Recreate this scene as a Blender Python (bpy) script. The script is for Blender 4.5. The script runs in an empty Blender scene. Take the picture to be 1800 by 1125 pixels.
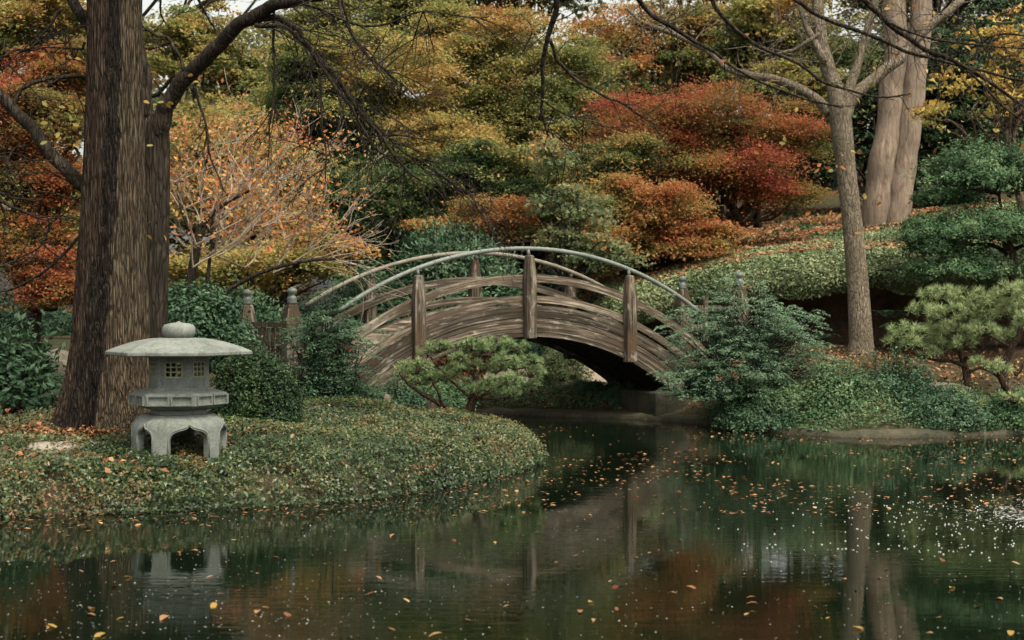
import bpy, math, random
import numpy as np
from mathutils import Vector
R = math.radians
C = bpy.context.scene.collection
S = bpy.context.scene
rng = np.random.default_rng(7)
random.seed(7)

# ------------------------------------------------------------------ camera, sky, sun
H = 2.2; F = 2500.0; X0 = 900.0; Y0 = 550.0          # eye height above the water, focal length and horizon in photo pixels
cam = bpy.data.cameras.new('camera'); camo = bpy.data.objects.new('camera', cam); C.objects.link(camo)
cam.sensor_width = 36; cam.lens = 50; cam.clip_start = .1; cam.clip_end = 1500
camo.location = (0, 0, H); camo.rotation_euler = (R(90) - math.atan(12.5/F), 0, 0)
cam.dof.use_dof = True; cam.dof.focus_distance = 20.5; cam.dof.aperture_fstop = 2.2
S.camera = camo
world = bpy.data.worlds.new('World'); S.world = world; world.use_nodes = True
nt = world.node_tree; bg = nt.nodes['Background']
sky = nt.nodes.new('ShaderNodeTexSky'); sky.sky_type = 'NISHITA'; sky.sun_disc = False
SUN_EL, SUN_AZ = R(58), R(145)      # from the right, a little behind the camera
sky.sun_elevation = SUN_EL; sky.sun_rotation = SUN_AZ
sky.air_density = 1.0; sky.dust_density = 6.0; sky.ozone_density = 1.0
hs = nt.nodes.new('ShaderNodeHueSaturation'); hs.inputs['Saturation'].default_value = .24
nt.links.new(sky.outputs[0], hs.inputs['Color']); warm = nt.nodes.new('ShaderNodeMix'); warm.data_type = 'RGBA'; warm.blend_type = 'MULTIPLY'; warm.inputs[0].default_value = 1
warm.inputs[7].default_value = (1.02, 1.0, .88, 1)          # an even warm overcast
nt.links.new(hs.outputs[0], warm.inputs[6]); nt.links.new(warm.outputs[2], bg.inputs['Color'])
bg.inputs['Strength'].default_value = .15
sun = bpy.data.lights.new('sun', 'SUN'); suno = bpy.data.objects.new('sun', sun); C.objects.link(suno)
sun.energy = 1.5; sun.angle = R(13); sun.color = (1, .91, .72)
sd = Vector((math.sin(SUN_AZ)*math.cos(SUN_EL), math.cos(SUN_AZ)*math.cos(SUN_EL), math.sin(SUN_EL)))
suno.rotation_euler = sd.to_track_quat('Z', 'Y').to_euler(); suno.location = (5, -5, 30)
S.view_settings.view_transform = 'Standard'; S.view_settings.look = 'None'
S.view_settings.exposure = 1.06; S.view_settings.gamma = 1
S.render.engine = 'CYCLES'
S.cycles.max_bounces = 6; S.cycles.diffuse_bounces = 3; S.cycles.glossy_bounces = 3
S.cycles.transmission_bounces = 3; S.cycles.transparent_max_bounces = 4
S.cycles.use_denoising = True
S.cycles.use_adaptive_sampling = True; S.cycles.adaptive_threshold = .02

# ------------------------------------------------------------------ helpers
def P(px, py, d):
    return np.array([(px-X0)/F*d, d, H-(py-Y0)/F*d])
def hash3(ix, iy, iz, seed):
    n = (ix*374761393 + iy*668265263 + iz*2147483647 + seed*1274126177) & 0xffffffff
    n = ((n ^ (n >> 13)) * 1274126177) & 0xffffffff
    n = ((n ^ (n >> 16)) * 2246822519) & 0xffffffff
    return ((n ^ (n >> 15)) & 0xffffff)/float(0xffffff)
def vnoise(p, seed=0):
    p = np.asarray(p, float); i = np.floor(p).astype(np.int64); f = p-i; f = f*f*(3-2*f)
    out = 0
    for dx in (0, 1):
        wx = f[..., 0] if dx else 1-f[..., 0]
        for dy in (0, 1):
            wy = f[..., 1] if dy else 1-f[..., 1]
            for dz in (0, 1):
                wz = f[..., 2] if dz else 1-f[..., 2]
                out = out + wx*wy*wz*hash3(i[..., 0]+dx, i[..., 1]+dy, i[..., 2]+dz, seed)
    return out                                   # 0..1
def fbm(p, o=3, seed=0):
    p = np.asarray(p, float); a = 0; s = 0; w = 1
    for k in range(o):
        a = a + w*vnoise(p*(2**k), seed+k*17); s += w; w *= .5
    return a/s

def mesh_from(name, v, f, uv=None, smooth=False, attr=None):
    me = bpy.data.meshes.new(name)
    v = np.asarray(v, np.float32).reshape(-1, 3)
    if isinstance(f, np.ndarray):
        n = f.shape[1]; me.vertices.add(len(v)); me.vertices.foreach_set('co', v.ravel())
        me.loops.add(f.size); me.loops.foreach_set('vertex_index', f.astype(np.int32).ravel())
        me.polygons.add(len(f)); me.polygons.foreach_set('loop_start', np.arange(0, f.size, n, dtype=np.int32))
        me.update(calc_edges=True)
    else:
        me.from_pydata(v.tolist(), [], f); me.update()
    if uv is not None:
        l = me.uv_layers.new(name='UVMap')
        li = np.empty(len(me.loops), np.int32); me.loops.foreach_get('vertex_index', li)
        l.data.foreach_set('uv', np.asarray(uv, np.float32)[li].ravel() if len(uv) == len(v) else np.asarray(uv, np.float32).ravel())
    if attr is not None:
        a = me.attributes.new('tone', 'FLOAT', 'POINT'); a.data.foreach_set('value', np.asarray(attr, np.float32))
    if smooth: me.polygons.foreach_set('use_smooth', np.ones(len(me.polygons), bool))
    return me
def link(name, me, mat, parent=None):
    o = bpy.data.objects.new(name, me); C.objects.link(o)
    if mat is not None and not me.materials: me.materials.append(mat)
    if parent is not None: o.parent = parent; o.matrix_parent_inverse.identity() if False else None
    return o
def tag(o, label=None, cat=None, group=None, kind=None):
    if label: o['label'] = label
    if cat: o['category'] = cat
    if group: o['group'] = group
    if kind: o['kind'] = kind
    return o
def thing(name, label, cat, loc=(0, 0, 0), group=None):
    o = bpy.data.objects.new(name, None); C.objects.link(o); o.empty_display_size = .2
    o.location = tuple(float(c) for c in loc); return tag(o, label, cat, group)
def part(name, me, mat, parent, world=True):
    """mesh in world coordinates, parented to a thing standing at its own base"""
    if world:
        off = Vector((0, 0, 0)); q = parent
        while q is not None: off += q.location; q = q.parent
        n = len(me.vertices); co = np.empty(n*3, np.float32); me.vertices.foreach_get('co', co)
        co = co.reshape(-1, 3) - np.array(off, np.float32); me.vertices.foreach_set('co', co.ravel()); me.update()
    return link(name, me, mat, parent)

class MB:
    def __init__(s): s.v = []; s.f = []; s.uv = []
    def add(s, v, f, uv=None):
        b = len(s.v); s.v += [tuple(map(float, a)) for a in v]; s.f += [tuple(b+i for i in q) for q in f]
        s.uv += [tuple(a) for a in uv] if uv is not None else [(0, 0)]*len(v)
    def tube(s, pts, rad, n=6, cap=True):
        pts = np.asarray(pts, float); rad = np.asarray(rad, float)
        k = len(pts); t = np.gradient(pts, axis=0); t /= (np.linalg.norm(t, axis=1)[:, None]+1e-9)
        ref = np.array([0, 0, 1.]) if abs(t[:, 2]).mean() < .8 else np.array([1., 0, 0])
        a = np.cross(t, ref); a /= (np.linalg.norm(a, axis=1)[:, None]+1e-9); b = np.cross(t, a)
        th = np.linspace(0, 2*np.pi, n, endpoint=False)
        v = pts[:, None, :] + rad[:, None, None]*(np.cos(th)[None, :, None]*a[:, None, :]+np.sin(th)[None, :, None]*b[:, None, :])
        L = np.concatenate([[0], np.cumsum(np.linalg.norm(np.diff(pts, axis=0), axis=1))])
        uv = [(L[i], j/n*2*np.pi*max(rad[i], .01)) for i in range(k) for j in range(n)]
        f = [(i*n+j, i*n+(j+1) % n, (i+1)*n+(j+1) % n, (i+1)*n+j) for i in range(k-1) for j in range(n)]
        if cap: f += [tuple(range(n-1, -1, -1)), tuple((k-1)*n+j for j in range(n))]
        s.add(v.reshape(-1, 3), f, uv)
    def box(s, c, hx, hy, hz, ax=(1, 0, 0), ay=(0, 1, 0), az=(0, 0, 1), taper=1.0):
        c = np.asarray(c, float); ax, ay, az = map(lambda a: np.asarray(a, float), (ax, ay, az)); v = []
        for z in (-1, 1):
            k = taper if z > 0 else 1
            for x, y in ((-1, -1), (1, -1), (1, 1), (-1, 1)): v.append(c+ax*hx*x*k+ay*hy*y*k+az*hz*z)
        s.add(v, [(3, 2, 1, 0), (4, 5, 6, 7), (0, 1, 5, 4), (1, 2, 6, 5), (2, 3, 7, 6), (3, 0, 4, 7)],
              [(z*hz, x) for z in (-1, 1) for x in (0, hx*2, hx*2+hy*2, -hy*2)])
    def lathe(s, c, prof, n=16, tw=0):
        v = []; m = len(prof)
        for r, z in prof:
            for j in range(n):
                a = 2*math.pi*j/n+tw; v.append((c[0]+r*math.cos(a), c[1]+r*math.sin(a), c[2]+z))
        f = [(i*n+j, i*n+(j+1) % n, (i+1)*n+(j+1) % n, (i+1)*n+j) for i in range(m-1) for j in range(n)]
        f += [tuple(range(n-1, -1, -1)), tuple((m-1)*n+j for j in range(n))]
        s.add(v, f, [(p[1], j/n) for p in prof for j in range(n)])
    def mesh(s, name, smooth=False): return mesh_from(name, s.v, s.f, s.uv, smooth)
def spline(pts, n=8):
    pts = np.asarray(pts, float); q = np.vstack([2*pts[0]-pts[1], pts, 2*pts[-1]-pts[-2]]); out = []
    for i in range(1, len(q)-2):
        for t in np.linspace(0, 1, n, endpoint=False):
            out.append(.5*((2*q[i])+(-q[i-1]+q[i+1])*t+(2*q[i-1]-5*q[i]+4*q[i+1]-q[i+2])*t*t+(-q[i-1]+3*q[i]-3*q[i+1]+q[i+2])*t**3))
    out.append(q[-2]); return np.array(out)

# ------------------------------------------------------------------ materials
def nmat(name, rough=.8, spec=.3):
    m = bpy.data.materials.new(name); m.use_nodes = True; n = m.node_tree.nodes; p = n['Principled BSDF']
    p.inputs['Roughness'].default_value = rough; p.inputs['Specular IOR Level'].default_value = spec
    return m, m.node_tree, p
def ramp(nt, stops, fac=None, interp='LINEAR'):
    r = nt.nodes.new('ShaderNodeValToRGB'); e = r.color_ramp.elements; r.color_ramp.interpolation = interp
    while len(e) < len(stops): e.new(.5)
    for k, (p, c) in enumerate(stops): e[k].position = p; e[k].color = (*c, 1) if len(c) == 3 else c
    if fac is not None: nt.links.new(fac, r.inputs[0])
    return r
def noise(nt, scale, vec=None, detail=5, rough=.6, dist=0):
    n = nt.nodes.new('ShaderNodeTexNoise'); n.inputs['Scale'].default_value = scale; n.inputs['Detail'].default_value = detail
    n.inputs['Roughness'].default_value = rough; n.inputs['Distortion'].default_value = dist
    if vec is not None: nt.links.new(vec, n.inputs['Vector'])
    return n
def mapping(nt, src, scale=(1, 1, 1)):
    m = nt.nodes.new('ShaderNodeMapping'); m.inputs['Scale'].default_value = scale; nt.links.new(src, m.inputs[0]); return m.outputs[0]
def coord(nt, which='Object'):
    return nt.nodes.new('ShaderNodeTexCoord').outputs[which]
def geopos(nt): return nt.nodes.new('ShaderNodeNewGeometry').outputs['Position']
def mathn(nt, op, a, b):
    m = nt.nodes.new('ShaderNodeMath'); m.operation = op
    for k, x in enumerate((a, b)):
        if isinstance(x, (int, float)): m.inputs[k].default_value = x
        else: nt.links.new(x, m.inputs[k])
    return m.outputs[0]
def mixc(nt, fac, a, b, mode='MIX'):
    m = nt.nodes.new('ShaderNodeMix'); m.data_type = 'RGBA'; m.blend_type = mode
    for k, x in ((0, fac), (6, a), (7, b)):
        if isinstance(x, (int, float)): m.inputs[k].default_value = x
        elif isinstance(x, tuple): m.inputs[k].default_value = (*x, 1)
        else: nt.links.new(x, m.inputs[k])
    return m.outputs[2]
def bump(nt, p, h, strength=.5, dist=.02):
    b = nt.nodes.new('ShaderNodeBump'); b.inputs['Strength'].default_value = strength; b.inputs['Distance'].default_value = dist
    nt.links.new(h, b.inputs['Height']); nt.links.new(b.outputs[0], p.inputs['Normal'])

def leafmat(name, stops, spread=.35, trans=.5, rough=.5, spec=.35):
    """leaf colours along a ramp: the mesh's own 'tone' (kind of leaf, how far it has turned) plus a random step per leaf"""
    m, nt, p = nmat(name, rough+.08, spec*.4)
    a = nt.nodes.new('ShaderNodeAttribute'); a.attribute_name = 'tone'
    g = nt.nodes.new('ShaderNodeNewGeometry')
    r1 = mathn(nt, 'MULTIPLY', mathn(nt, 'SUBTRACT', g.outputs['Random Per Island'], .5), spread)
    cr = ramp(nt, stops, mathn(nt, 'ADD', a.outputs['Fac'], r1))
    w = nt.nodes.new('ShaderNodeTexWhiteNoise'); w.noise_dimensions = '1D'; nt.links.new(g.outputs['Random Per Island'], w.inputs['W'])
    v = mathn(nt, 'ADD', mathn(nt, 'MULTIPLY', w.outputs['Value'], .7), .65)
    hsv = nt.nodes.new('ShaderNodeHueSaturation'); nt.links.new(cr.outputs[0], hsv.inputs['Color']); nt.links.new(v, hsv.inputs['Value'])
    nt.links.new(hsv.outputs[0], p.inputs['Base Color'])
    if trans:
        t = nt.nodes.new('ShaderNodeBsdfTranslucent'); nt.links.new(hsv.outputs[0], t.inputs[0])
        mx = nt.nodes.new('ShaderNodeMixShader'); mx.inputs[0].default_value = trans
        nt.links.new(p.outputs[0], mx.inputs[1]); nt.links.new(t.outputs[0], mx.inputs[2])
        nt.links.new(mx.outputs[0], nt.nodes['Material Output'].inputs[0])
    return m
GD = (.022, .045, .020); GM = (.075, .110, .040); GO = (.165, .180, .058); YE = (.33, .280, .090); YO = (.37, .225, .075)
OR = (.32, .145, .055); RE = (.25, .075, .042); DR = (.17, .032, .024); PK = (.42, .20, .10); PG = (.17, .22, .12); BR = (.13, .06, .03)
M = {}
M['maple_green'] = leafmat('maple_green', [(0, GD), (.35, GM), (.6, GO), (.85, YE), (1, YO)])
M['maple_yellow'] = leafmat('maple_yellow', [(0, GM), (.35, GO), (.65, YE), (.9, YO), (1, OR)])
M['maple_red'] = leafmat('maple_red', [(0, GO), (.2, (.17, .11, .035)), (.45, (.30, .115, .04)), (.68, RE), (.9, (.26, .055, .036)), (1, (.20, .04, .03))])
M['maple_orange'] = leafmat('maple_orange', [(0, GM), (.25, GO), (.5, YO), (.75, OR), (1, (.30, .08, .04))])
M['pink_orange'] = leafmat('pink_orange', [(0, GO), (.25, YE), (.5, YO), (.8, PK), (1, (.42, .10, .06))])
M['pale_green'] = leafmat('pale_green', [(0, GM), (.4, PG), (.7, (.24, .23, .11)), (.9, YO), (1, OR)])
M['dark_evergreen'] = leafmat('dark_evergreen', [(0, (.010, .022, .012)), (.6, GD), (1, GM)], trans=.1, rough=.4)
M['glossy_green'] = leafmat('glossy_green', [(0, (.018, .042, .022)), (.5, (.040, .082, .042)), (.85, (.085, .145, .078)), (1, (.18, .22, .14))], trans=.15, rough=.35, spec=.5)
M['clipped_green'] = leafmat('clipped_green', [(0, (.020, .048, .022)), (.45, (.055, .108, .048)), (.8, (.13, .195, .095)), (1, (.26, .28, .15))], trans=.2, rough=.45)
M['jasmine'] = leafmat('jasmine', [(0, (.009, .021, .008)), (.45, (.025, .045, .016)), (.72, (.075, .098, .034)), (.88, (.14, .115, .045)), (1, (.15, .07, .03))], trans=.12, rough=.30, spec=.75)
M['hill_ivy'] = leafmat('hill_ivy', [(0, (.035, .06, .025)), (.4, (.10, .135, .06)), (.68, (.27, .30, .16)), (.92, (.36, .32, .18)), (1, (.34, .18, .09))], trans=.15, rough=.45)
M['litter'] = leafmat('litter', [(0, (.07, .035, .020)), (.4, (.16, .070, .033)), (.7, (.26, .125, .06)), (1, (.38, .24, .12))], trans=.1, rough=.6)
M['orange_leaf'] = leafmat('orange_leaf', [(0, YE), (.4, YO), (1, (.48, .15, .05))], trans=.35)
M['yellow_leaf'] = leafmat('yellow_leaf', [(0, (.25, .24, .08)), (.4, (.42, .30, .08)), (.8, (.45, .26, .07)), (1, (.40, .13, .05))], trans=.35)
M['nandina'] = leafmat('nandina', [(0, (.014, .036, .018)), (.5, (.042, .086, .046)), (.8, (.12, .185, .11)), (.96, (.15, .20, .12)), (1, (.35, .04, .03))], trans=.15, rough=.38, spec=.5)
M['needles'] = leafmat('needles', [(0, (.05, .09, .04)), (.5, (.155, .225, .10)), (1, (.33, .38, .19))], trans=.2, rough=.5)
M['needles_pale'] = leafmat('needles_pale', [(0, (.10, .14, .06)), (.5, (.24, .30, .14)), (1, (.42, .46, .24))], trans=.2, rough=.5)
M['far_leaf'] = leafmat('far_leaf', [(0, (.05, .07, .035)), (.4, (.12, .12, .05)), (.7, (.26, .19, .08)), (1, (.33, .16, .08))], trans=.3)

def cracks(nt, vec, scale, w=.16, dark=.3):
    wv = noise(nt, 1, mapping(nt, vec, tuple(x*.35 for x in scale)), 3, .6); av = nt.nodes.new('ShaderNodeVectorMath'); av.operation = 'MULTIPLY_ADD'
    nt.links.new(wv.outputs['Color'], av.inputs[0]); av.inputs[1].default_value = (.9, .9, .9); nt.links.new(mapping(nt, vec, scale), av.inputs[2])
    v = nt.nodes.new('ShaderNodeTexVoronoi'); v.feature = 'DISTANCE_TO_EDGE'; v.inputs['Scale'].default_value = 1; nt.links.new(av.outputs[0], v.inputs['Vector'])
    return ramp(nt, [(0, (dark,)*3), (w, (1, 1, 1))], v.outputs['Distance']).outputs[0]
def barkmat(name, a, b, scale=(14, 14, 1.6), bs=.8, bd=.03, extra=None, crack=.42):
    m, nt, p = nmat(name, .9, .15); g = geopos(nt)
    n = noise(nt, 1, mapping(nt, g, scale), 6, .65, .4); n2 = noise(nt, 1.3, g, 3)
    c = ramp(nt, [(.32, tuple(x*.45 for x in a)), (.5, a), (.68, b)], n.outputs[0]).outputs[0]
    c = mixc(nt, ramp(nt, [(.4, (0, 0, 0)), (.65, (1, 1, 1))], n2.outputs[0]).outputs[0], c, extra or tuple(x*.7 for x in a))
    ck = cracks(nt, g, tuple(x*.8 for x in scale), .14 if crack else .001, crack or .95); c = mixc(nt, 1, c, ck, 'MULTIPLY')
    nt.links.new(c, p.inputs['Base Color']); bump(nt, p, mathn(nt, 'ADD', n.outputs[0], ck), bs, bd); return m
M['bark_dark'] = barkmat('bark_dark', (.035, .027, .020), (.085, .07, .055), (22, 22, 3))
M['bark_brown'] = barkmat('bark_brown', (.10, .070, .048), (.20, .15, .11), (18, 18, 4))
M['bark_light'] = barkmat('bark_light', (.15, .12, .09), (.29, .24, .185), (24, 24, 7), .9, .03, (.12, .10, .07), crack=.6)
M['bark_tan'] = barkmat('bark_tan', (.20, .15, .115), (.30, .235, .18), (9, 9, 2), .7, .04, (.17, .13, .10), crack=.82)
M['twig_pale'] = barkmat('twig_pale', (.30, .24, .19), (.42, .36, .30), (30, 30, 30), .2, .005, crack=0)
M['bark_pine'] = barkmat('bark_pine', (.05, .032, .022), (.12, .08, .055), (25, 25, 12))

def mk_cypress():
    m, nt, p = nmat('bark_cypress', .92, .12); g = geopos(nt)
    a = nt.nodes.new('ShaderNodeAttribute'); a.attribute_name = 'tone'      # 0 reddish, .5 the black flaky strip, 1 grey stringy
    fib = noise(nt, 1, mapping(nt, g, (46, 46, 3.2)), 7, .78, .5)
    fl = noise(nt, 1, mapping(nt, g, (20, 20, 8)), 6, .7, 1.0)
    big = noise(nt, 2.0, mapping(nt, g, (1, 1, .5)), 3)
    red = ramp(nt, [(.36, (.012, .008, .006)), (.49, (.060, .038, .027)), (.62, (.13, .092, .066))], fib.outputs[0]).outputs[0]
    gry = ramp(nt, [(.36, (.018, .012, .008)), (.48, (.095, .070, .047)), (.62, (.21, .165, .115))], fib.outputs[0]).outputs[0]
    blk = ramp(nt, [(.35, (.010, .007, .006)), (.58, (.030, .022, .018)), (.75, (.12, .095, .075))], fl.outputs[0]).outputs[0]
    t = a.outputs['Fac']
    f1 = ramp(nt, [(.0, (0,)*3), (.24, (0,)*3), (.38, (.95,)*3), (.62, (.95,)*3), (.76, (0,)*3)], t).outputs[0]
    f2 = ramp(nt, [(.45, (0,)*3), (.55, (1,)*3)], t).outputs[0]
    c = mixc(nt, f2, red, gry); c = mixc(nt, f1, c, blk)
    c = mixc(nt, ramp(nt, [(.55, (0,)*3), (.8, (.35,)*3)], big.outputs[0]).outputs[0], c, (.10, .11, .07))
    ck = cracks(nt, g, (33, 33, 3.0), .20, .30); c = mixc(nt, 1, c, ck, 'MULTIPLY')
    nt.links.new(c, p.inputs['Base Color'])
    bump(nt, p, mathn(nt, 'ADD', mixc(nt, f1, fib.outputs[0], fl.outputs[0]), ck), 1.0, .05); return m
M['bark_cypress'] = mk_cypress()

def woodmat(name, tint=1.0, warm=0.0):
    m, nt, p = nmat(name, .85, .2); uv = coord(nt, 'UV')
    oi = nt.nodes.new('ShaderNodeObjectInfo')
    add = nt.nodes.new('ShaderNodeVectorMath'); add.operation = 'ADD'
    cmb = nt.nodes.new('ShaderNodeCombineXYZ'); s = mathn(nt, 'MULTIPLY', oi.outputs['Random'], 37.0)
    nt.links.new(s, cmb.inputs[0]); nt.links.new(s, cmb.inputs[1]); nt.links.new(uv, add.inputs[0]); nt.links.new(cmb.outputs[0], add.inputs[1])
    v = add.outputs[0]
    g1 = noise(nt, 1, mapping(nt, v, (1.5, 60, 1)), 6, .7, .1); g2 = noise(nt, 1, mapping(nt, v, (.45, 22, 1)), 5, .7, .2)
    g3 = noise(nt, 1, mapping(nt, v, (.9, 1.2, 1)), 3, .5)
    k = tint
    c = ramp(nt, [(.36, (.010*k, .007*k, .005*k)), (.46, (.048*k, .034*k, .022*k)), (.53, (.135*k, .105*k, .075*k)), (.59, (.28*k, .235*k, .18*k)), (.68, (.50*k, .45*k, .38*k))],
             mathn(nt, 'ADD', mathn(nt, 'MULTIPLY', g1.outputs[0], .42), mathn(nt, 'MULTIPLY', g2.outputs[0], .58))).outputs[0]
    c = mixc(nt, ramp(nt, [(.45, (0,)*3), (.60, (.85,)*3)], g3.outputs[0]).outputs[0], c, (.045+warm, .030+warm*.4, .020))
    hv = nt.nodes.new('ShaderNodeHueSaturation'); nt.links.new(c, hv.inputs['Color']); nt.links.new(mathn(nt, 'ADD', mathn(nt, 'MULTIPLY', oi.outputs['Random'], .75), .55), hv.inputs['Value'])
    hv.inputs['Saturation'].default_value = .92; c = hv.outputs[0]
    st = noise(nt, 1, mapping(nt, v, (1.6, 5, 1)), 5, .7, .5); c = mixc(nt, ramp(nt, [(.52, (0,)*3), (.66, (.6,)*3)], st.outputs[0]).outputs[0], c, (.022, .018, .013))
    st2 = noise(nt, 1, mapping(nt, v, (2.2, 9, 3)), 5, .7, .5); c = mixc(nt, ramp(nt, [(.55, (0,)*3), (.68, (.55,)*3)], st2.outputs[0]).outputs[0], c, (.36, .34, .29))
    nt.links.new(c, p.inputs['Base Color']); bump(nt, p, g1.outputs[0], .7, .012); return m
M['wood'] = woodmat('wood_weathered', .72); M['wood_rail'] = woodmat('wood_rail', .95); M['wood_deck'] = woodmat('wood_deck', 1.5)
M['wood_post'] = woodmat('wood_post', .66, .02)

def simple(name, a, b, scale=6, rough=.85, spec=.3, bs=.3, bd=.01, metal=0, detail=6):
    m, nt, p = nmat(name, rough, spec); g = geopos(nt); n = noise(nt, scale, g, detail, .65)
    n2 = noise(nt, scale*12, g, 2, .6)
    c = ramp(nt, [(.35, a), (.65, b)], n.outputs[0]).outputs[0]
    c = mixc(nt, .25, c, ramp(nt, [(.35, tuple(x*.5 for x in a)), (.65, tuple(min(1, x*1.4) for x in b))], n2.outputs[0]).outputs[0])
    nt.links.new(c, p.inputs['Base Color']); p.inputs['Metallic'].default_value = metal
    bump(nt, p, mathn(nt, 'ADD', n.outputs[0], mathn(nt, 'MULTIPLY', n2.outputs[0], .3)), bs, bd); return m
M['rail_paint'] = simple('rail_paint', (.085, .098, .088), (.16, .178, .16), 3, .6, .4, .1, .003)
M['rail_dull'] = simple('rail_dull', (.10, .09, .07), (.19, .175, .14), 3, .6, .3, .1, .003)
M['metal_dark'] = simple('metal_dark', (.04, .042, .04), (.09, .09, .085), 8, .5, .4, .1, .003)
M['cap_metal'] = simple('cap_metal', (.07, .085, .078), (.135, .155, .142), 10, .5, .4, .15, .003)
M['stone'] = simple('lantern_stone', (.095, .106, .098), (.185, .20, .185), 3.5, .85, .25, .25, .006)
M['stone_lattice'] = simple('lantern_lattice', (.17, .175, .12), (.27, .27, .19), 8, .85, .2, .2, .004)
M['rock'] = simple('rock', (.06, .052, .04), (.17, .15, .12), 5, .9, .2, .6, .02)
M['flat_rock'] = simple('flat_rock', (.15, .125, .10), (.28, .24, .20), 7, .9, .2, .5, .015)
M['concrete'] = simple('edging_concrete', (.016, .018, .010), (.065, .055, .036), 1.3, .85, .25, .6, .02)
M['abut'] = simple('abutment_concrete', (.022, .024, .016), (.075, .072, .052), 2.0, .9, .2, .4, .01)
M['path'] = simple('path_gravel', (.20, .165, .13), (.32, .27, .22), 4, .95, .1, .4, .01)
M['ledge'] = simple('ledge_rock', (.035, .024, .016), (.13, .085, .055), 1.6, .95, .15, .9, .05)
def weather(m, tint=(.06, .065, .045)):
    nt = m.node_tree; p = nt.nodes['Principled BSDF']; src = p.inputs['Base Color'].links[0].from_socket; g = geopos(nt)
    a = noise(nt, 1, mapping(nt, g, (9, 9, 1.6)), 5, .7, .4); b = noise(nt, 30, g, 4, .7)
    c = mixc(nt, ramp(nt, [(.50, (0,)*3), (.68, (.65,)*3)], a.outputs[0]).outputs[0], src, tint)
    c = mixc(nt, ramp(nt, [(.62, (0,)*3), (.70, (.5,)*3)], b.outputs[0]).outputs[0], c, (.30, .31, .26))
    nt.links.new(c, p.inputs['Base Color'])
weather(M['stone']); weather(M['abut'], (.02, .025, .012)); weather(M['concrete'], (.02, .028, .012))
M['foam'] = simple('foam', (.28, .29, .27), (.46, .47, .45), 20, .3, .5, 0, .001)
M['underside_shade'] = simple('underside_shade', (.02, .018, .015), (.04, .035, .03), 5, .95, .1)  # near-black colour stands in for the shade under the bridge deck

def groundmat():
    m, nt, p = nmat('soil', .95, .1); g = geopos(nt)
    n1 = noise(nt, .35, g, 4); n2 = noise(nt, 9, g, 6, .7); n3 = noise(nt, 45, g, 2)
    a = ramp(nt, [(.35, (.022, .018, .012)), (.55, (.06, .042, .028)), (.75, (.11, .07, .04))], n2.outputs[0]).outputs[0]
    b = ramp(nt, [(.35, (.018, .026, .012)), (.65, (.05, .055, .026))], n2.outputs[0]).outputs[0]
    c = mixc(nt, ramp(nt, [(.4, (0,)*3), (.6, (1,)*3)], n1.outputs[0]).outputs[0], a, b)
    c = mixc(nt, ramp(nt, [(.62, (0,)*3), (.7, (.8,)*3)], n3.outputs[0]).outputs[0], c, (.22, .10, .05))
    nt.links.new(c, p.inputs['Base Color']); bump(nt, p, n2.outputs[0], .8, .03); return m
M['soil'] = groundmat()

def watermat():
    m, nt, p = nmat('pond_water', .012, .5); g = geopos(nt)
    p.inputs['Base Color'].default_value = (.003, .006, .003, 1); p.inputs['IOR'].default_value = 1.34
    n1 = noise(nt, 1, mapping(nt, g, (1.6, 9, 1)), 3, .55, .3); n2 = noise(nt, 1, mapping(nt, g, (7, 26, 1)), 2, .5)
    area = noise(nt, .22, mapping(nt, g, (1, 1.6, 1)), 2, .5)
    k = ramp(nt, [(.38, (.15,)*3), (.62, (1,)*3)], area.outputs[0]).outputs[0]
    h = mathn(nt, 'MULTIPLY', mathn(nt, 'ADD', n1.outputs[0], mathn(nt, 'MULTIPLY', n2.outputs[0], .25)), k)
    bump(nt, p, h, .045, .05); return m
M['water'] = watermat()

# ------------------------------------------------------------------ pond outline, ground
BANK = [(-60, 10), (-30, 12.8), (-12, 14.6), (-7, 15.2), (-5.36, 15.45), (-3.72, 15.85), (-2.8, 16.2), (-1.97, 16.7), (-1.15, 17.6), (-.55, 18.6), (-.05, 19.7),
        (.22, 20.9), (.20, 22.0), (-.1, 23.3), (-.55, 24.6), (-1.2, 26), (-1.55, 27.8), (-1.3, 29.6), (-.4, 30.9), (1.2, 30.2), (2.3, 29.7), (3.1, 29.1),
        (3.8, 28.2), (4.4, 27.0), (5, 26.1), (6.05, 25.2), (7.6, 25.3), (9.4, 26.0), (12, 26.4), (20, 26), (60, 22), (60, 3), (20, 3), (-20, 3), (-60, 3)]
BK = spline(np.array([(a, b, 0) for a, b in BANK[:31]]), 5)[:, :2]
POLY = np.vstack([BK, BANK[31:]])
def sdist(x, y):
    """distance to the pond's edge, positive on land"""
    x = np.asarray(x, float).ravel(); y = np.asarray(y, float).ravel(); best = np.full(x.shape, 1e9); ins = np.zeros(x.shape, bool)
    n = len(POLY)
    for i in range(n):
        a = POLY[i]; b = POLY[(i+1) % n]; ab = b-a; L = (ab**2).sum()+1e-12
        t = np.clip(((x-a[0])*ab[0]+(y-a[1])*ab[1])/L, 0, 1)
        best = np.minimum(best, np.hypot(x-a[0]-t*ab[0], y-a[1]-t*ab[1]))
        c = (a[1] > y) != (b[1] > y)
        ins ^= c & (x < (b[0]-a[0])*(y-a[1])/(b[1]-a[1]+1e-12)+a[0])
    return np.where(ins, -best, best)
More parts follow.
